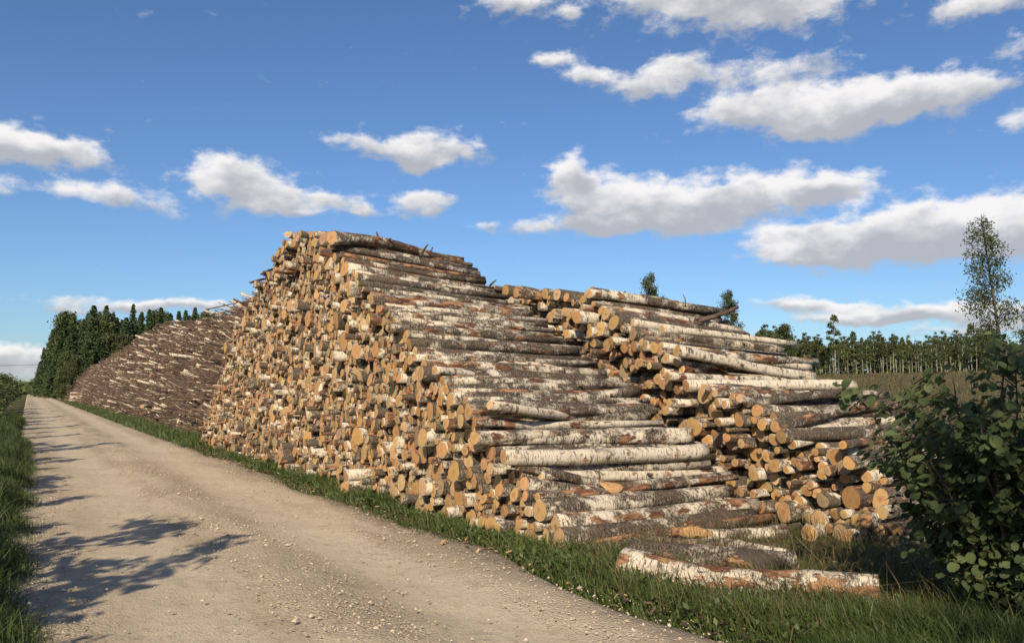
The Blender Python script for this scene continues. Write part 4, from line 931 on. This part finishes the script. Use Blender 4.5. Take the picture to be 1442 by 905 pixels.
# ------------------------------------------------------------------ alder bush on the right
def leaf_mesh(name, mat):
    th = np.arange(9) / 9 * 2 * np.pi; rad = 1 + .10 * np.cos(2 * th) + rng.uniform(-.06, .06, 9)
    V = np.stack([rad * np.cos(th), .88 * rad * np.sin(th), .16 * np.abs(np.sin(th)) + rng.normal(0, .05, 9) - .10 * np.cos(th) ** 2], -1)
    V = np.concatenate([V, [[0, 0, 0]]]); F3 = [[9, j, (j + 1) % 9] for j in range(9)]
    return V, np.array(F3)
def alder(base, h, spread, n_stem, n_leaf, singles=300):
    root = bpy.data.objects.new('alder_bush', None); C.objects.link(root); root.location = base
    nodes = []; variants = [leaf_mesh('leaf', FOL_ALDER) for _ in range(4)]
    for i in range(n_stem):
        a = 2 * math.pi * (i * .382 + rng.uniform(-.1, .1)); l = math.sqrt(rng.uniform(.05, 1)) * spread; hh = h * rng.uniform(.6, 1.05) * (1.05 - .25 * l / spread)
        e = np.array([math.cos(a) * l, math.sin(a) * l, hh]); s0 = np.array([math.cos(a), math.sin(a), 0]) * .12
        pts = [s0 + (e - s0) * t * np.array([t ** .35, t ** .35, 1]) + rng.normal(0, .02, 3) * (t > 0) for t in np.linspace(0, 1, 6)]
        V, F3, F4, bc = tube(pts, np.linspace(.016, .004, 6), 5); link('stem', mesh_np('stem', V, F3, F4, [STICK_DARK], attrs={'bc': bc}), root)
        acc = Acc(); any_ = False
        for t in rng.uniform(.12, 1, 14):
            p = np.array([np.interp(t, np.linspace(0, 1, 6), [q[k] for q in pts]) for k in range(3)]); b = rng.uniform(0, 6.28); tl = rng.uniform(.18, .5) * (1.1 - .4 * t)
            e2 = p + np.array([math.cos(b), math.sin(b), rng.uniform(.1, .7)]) * tl
            V, F3, F4, bc = tube([p, (p + e2) / 2 + [0, 0, .03], e2], [.005, .004, .002], 4); acc.add(V, F3, F4, bc=bc)
            for s in np.linspace(.25, 1.05, 6): nodes.append(p + (e2 - p) * s)
        tag(link('twigs', acc.mesh('twigs', [STICK_DARK]), root), kind='stuff')
    nodes = np.array(nodes); idx = rng.choice(len(nodes), n_leaf); P = nodes[idx] + rng.normal(0, .045, (n_leaf, 3)); P = P[P[:, 2] > .06]
    # those that show: nearest the camera first
    view = np.array(EYE) - np.array(base); depth = P @ (view / np.linalg.norm(view)); order = np.argsort(-depth)
    pref = order[:int(len(order) * .55)]; pick = set(rng.choice(pref, min(singles, len(pref)), replace=False).tolist())
    meshes = {}
    tv = [.1, .3, .5, .75, .95]
    for vi, (V, F3) in enumerate(variants):
        for ti in range(5): meshes[vi, ti] = mesh_np('leaf', V, F3, None, [FOL_ALDER], attrs={'tone': np.full(len(V), tv[ti]) + rng.normal(0, .05, len(V))}, smooth3=True)
    acc = Acc()
    for i, p in enumerate(P):
        s = float(np.clip(rng.lognormal(math.log(.029), .30), .013, .046)); vi, ti = int(rng.integers(4)), int(rng.integers(5))
        out = math.atan2(p[1], p[0]); rot = Matrix.Rotation(out + rng.normal(0, .9), 4, 'Z') @ Matrix.Rotation(rng.uniform(.1, 1.1), 4, 'Y') @ Matrix.Rotation(rng.normal(0, .4), 4, 'X')
        if i in pick:
            o = link('leaf', meshes[vi, ti], root); o.matrix_local = Matrix.Translation(Vector(p)) @ rot @ Matrix.Scale(s, 4)
        else:
            V, F3 = variants[vi]; M = np.array(rot)[:3, :3] * s; acc.add(V @ M.T + p, F3, tone=np.full(len(V), tv[ti]))
    tag(link('leaves', acc.mesh('leaves', [FOL_ALDER], smooth3=True), root), kind='stuff')
    return root
rng = np.random.default_rng(21)
tag(alder((3.57, 5.75, 0.0), 1.9, 1.12, 38, 9800), 'shady round-leaved alder bush before the rear pile', 'bush')

# ------------------------------------------------------------------ brush heap along the road
HEAP = []
for x_, y_ in [(356,420),(345,422),(330,430),(312,436),(300,449),(285,447),(262,455),(240,458),(222,463),(206,470),(195,482),(178,491),(160,504),(140,511),(125,517),(113,530),(104,545)]:
    q_ = on_face(x_, y_, 8.5); HEAP.append((q_.dot(U), q_.z - .35))
HEAP.sort(); HEAP[-1] = (HEAP[-1][0], .4); UMAX = HEAP[-1][0]; HEAP.insert(0, (26.0, HEAP[0][1] * .97))
def heap_h(u): return np.interp(u, [a for a, _ in HEAP], [b for _, b in HEAP], left=0, right=0)
def heap_surf(u, t):
    """Point on the roadside slope of the heap, t from the foot (0) to the ridge (1) and on over it."""
    h = heap_h(u); n = 4.9 + 3.6 * t + .35 * np.sin(u * .9 + 2 * t) * np.sin(u * .37 + 5 * t) ; return n, h * np.sin(np.clip(t, 0, 1.4) * np.pi / 2) ** .85 * (1 + .07 * np.sin(u * 1.3 + 4 * t) * np.sin(u * .53 + 1) + .05 * np.sin(u * 2.9))
def heap_stick(u, t, depth, L, r, spread):
    n, z = heap_surf(u, t); z = max(.05, z - depth)
    d = (N + U * rng.normal(.0, .22 * spread) + Vector((0, 0, min(.25, rng.normal(-.27, .14 * spread))))).normalized()
    p0 = wpt(u, max(4.35, n - min(.42 * L, rng.gamma(1.3, .50)) * (1 - .55 * min(t, 1)) + .2), z + min(.13 * L, rng.normal(.06, .12 + .16 * max(0, t - .6)))); p1 = p0 + d * L
    mid = (p0 + p1) / 2 + Vector(rng.normal(0, .05, 3)) * L * .25
    return [tuple(p0), tuple(mid), tuple(p1)], [r, r * .85, r * .55]
acc = Acc()
for i in range(9500):
    u_ = 26.5 + (UMAX - 27) * rng.random() ** 1.35; t = rng.random() ** .85 * 1.08; white = rng.random() < .24
    r = float(np.clip(rng.lognormal(math.log(.020), .5), .008, .06)) * (.95 if white else 1)
    P, rd = heap_stick(u_, t, rng.uniform(0, .5), rng.uniform(.3, 1.0) if white else rng.uniform(1.2, 3.6), r, 1.0 if rng.random() < .66 else 3.2)
    V, F3, F4, bc = tube(P, rd, 5)
    st = (.80, .40, .12) if white else ((.05, .35, .9) if rng.random() < .7 else (.15, .75, .6)); end = rng.random() < .6
    c = np.tile(jig(TINTS['cream' if rng.random() < .5 else 'tan'], .1), (len(V), 1))
    acc.add(V, F3, F4, m3=1 if end else 0, m4=0 if white else 2, bc=bc, tone=np.tile(st, (len(V), 1)) , tint=c, rr=np.full(len(V), .03))
V0 = []
tag(link('brush_heap', acc.mesh('brush_heap', [BARK, CUT, STICK_DARK])), 'long heap of felled tops and branches lining the road', 'brush heap', kind='stuff')
# dark sheet below the sticks, standing in for the shade in the heap's gaps
hu = np.linspace(26.2, UMAX, 80); ht = np.linspace(0, 2, 18); V = []
for a_ in hu:
    for b_ in ht:
        n_, z_ = heap_surf(a_, min(b_, 2 - b_) if b_ > 1 else b_); n_ = 4.9 + 3.6 * b_ + .45; V.append(tuple(wpt(a_, n_ + rng.normal(0, .08), max(-.1, z_ - .55 + rng.normal(0, .1)))))
i = (np.arange(79)[:, None] * 18 + np.arange(17)[None]).ravel(); V = np.array(V)
tag(link('heap_shade_sheet', mesh_np('heap_shade_sheet', V, None, np.stack([i, i + 18, i + 19, i + 1], -1), [STICK_DARK], attrs={'bc': V})), 'dark sheet standing in for the shaded twigs inside the brush heap', 'brush heap', kind='stuff')
# pale poles of the heap that can be told apart
GP = 'pale birch poles in the brush heap'
PO = []
def pole(pts, rad, label=None, anchor=None):
    V, F3, F4, bc = tube(pts, rad, 8); o0 = np.array(pts[0]); r_ = np.full(len(V), .03)
    o = link('birch_pole', mesh_np('birch_pole', V - o0, F3, F4, [BARK, CUT], np.ones(len(F3), int), np.zeros(len(F4), int), {'bc': bc, 'tone': np.tile(STYLES['w'], (len(V), 1)), 'tint': np.tile(jig(TINTS['cream']), (len(V), 1)), 'rr': r_}), loc=tuple(o0))
    PO.append(dict(o=o, label=label, anchor=anchor, p=Vector(pts[0]), r=rad[0], words='pale birch pole'))
def pole_px(x0, y0, x1, y1, n, dn, r, label, anchor=None):
    a_, b_ = on_face(x0, y0, n), on_face(x1, y1, n + dn); m = (a_ + b_) / 2; pole([tuple(a_), tuple(m), tuple(b_)], [r, r * .95, r * .8], label, anchor)
pole_px(200,572,218,570,4.6,1.1,.09,'thickest pale pole lying low at the foot of the brush heap','the thickest low pole')
pole_px(164,581,180,582,4.5,1.0,.05,'slim pale pole lying in the grass before the brush heap','the slim pole in the grass')
pole_px(247,606,256,576,5.0,.35,.05,'pale pole leaning upright against the brush heap\'s near end','the upright leaning pole')
pole_px(306,497,339,466,6.4,.8,.045,'long dark pole slanting up across the heap\'s near top','the slanting near pole')
pole_px(206,476,224,488,7.8,.9,.07,'pale pole slanting down near the ridge of the heap','the slanting ridge pole')
pole_px(327,434,352,441,8.3,1.6,.10,'thick pole jutting over the highest point of the heap','the highest jutting pole')
pole_px(338,431,360,437,8.4,1.4,.08,'second pole jutting beside the highest one on the heap',None)
pole_px(178,497,196,503,7.3,1.2,.09,'pale pole low on the far ridge of the heap','the pole on the far ridge')
pole_px(280,455,300,461,8.0,1.4,.08,'pale pole on the ridge left of the highest point','the pole left of the summit')
pole_px(128,522,142,520,6.5,1.6,.09,'pale pole at the far end of the heap ridge','the far end pole')
for j in range(70):
    u_ = 27 + 45 * rng.random() ** 1.5; t = rng.random() ** .8; P, rd = heap_stick(u_, t, -.03, rng.uniform(1.4, 3.0), rng.uniform(.04, .075), .7); pole(P, rd)
auto_labels(PO, 'pole', lambda it: it['words'])
for it in PO: tag(it['o'], it['label'], 'pole', GP)
# low stack of pale logs at the far end of the heap
GS = 'logs of the low far stack'
for j, (du, z_, r_) in enumerate([(0, .13, .13), (.3, .13, .13), (.58, .12, .12), (.15, .36, .12), (.44, .35, .12), (.3, .56, .11)]):
    p0 = wpt(106 + du * 3, 4.2, z_ * 2); p1 = p0 + N * 4.5
    o = make_log(p0, p1, r_ * 2, r_ * 1.8, 'p', 'tan', 10, 4, .02)
    tag(o, ['first', 'second', 'third', 'fourth', 'fifth', 'topmost'][j] + ' log of the low pale stack where the brush heap ends', 'log', GS)

# power line over the far road
pts = []
for t in np.linspace(0, 1, 15): q = at_dist(-160, 511, 120) * (1 - t) + at_dist(75, 512, 150) * t; pts.append((q.x, q.y, q.z - 1.1 * 4 * t * (1 - t) * .35))
V, F3, F4, bc = tube(pts, [.035] * 15, 5); tag(link('power_line', mesh_np('power_line', V, F3, F4, [METAL])), 'thin power line crossing above the far road', 'cable')
# stumps and waste wood on the meadow
for j, (x, y, Y, r_, h_) in enumerate([(1226, 551, 60, .26, .32), (1243, 556, 52, .2, .26), (1285, 543, 75, .26, .3), (1335, 540, 80, .26, .3)]):
    t = at_dist(x, y, Y); gz = float(terrain_z(t.x, t.y)); body, F4, e0, e1 = log_geo(h_, r_ * 1.15, r_, 12, 4, .01)
    o = make_log(Vector((t.x, t.y, gz - .1)), Vector((t.x + .02, t.y, gz + h_)), r_ * 1.15, r_, 'd', 'grey-brown', 12, 4, .01, 'tree_stump')
    tag(o, ['pale stump standing highest in the brown meadow', 'small stump just right of the highest one', 'stump further out towards the treeline', 'stump furthest right before the bush'][j], 'stump', 'stumps on the cleared meadow')
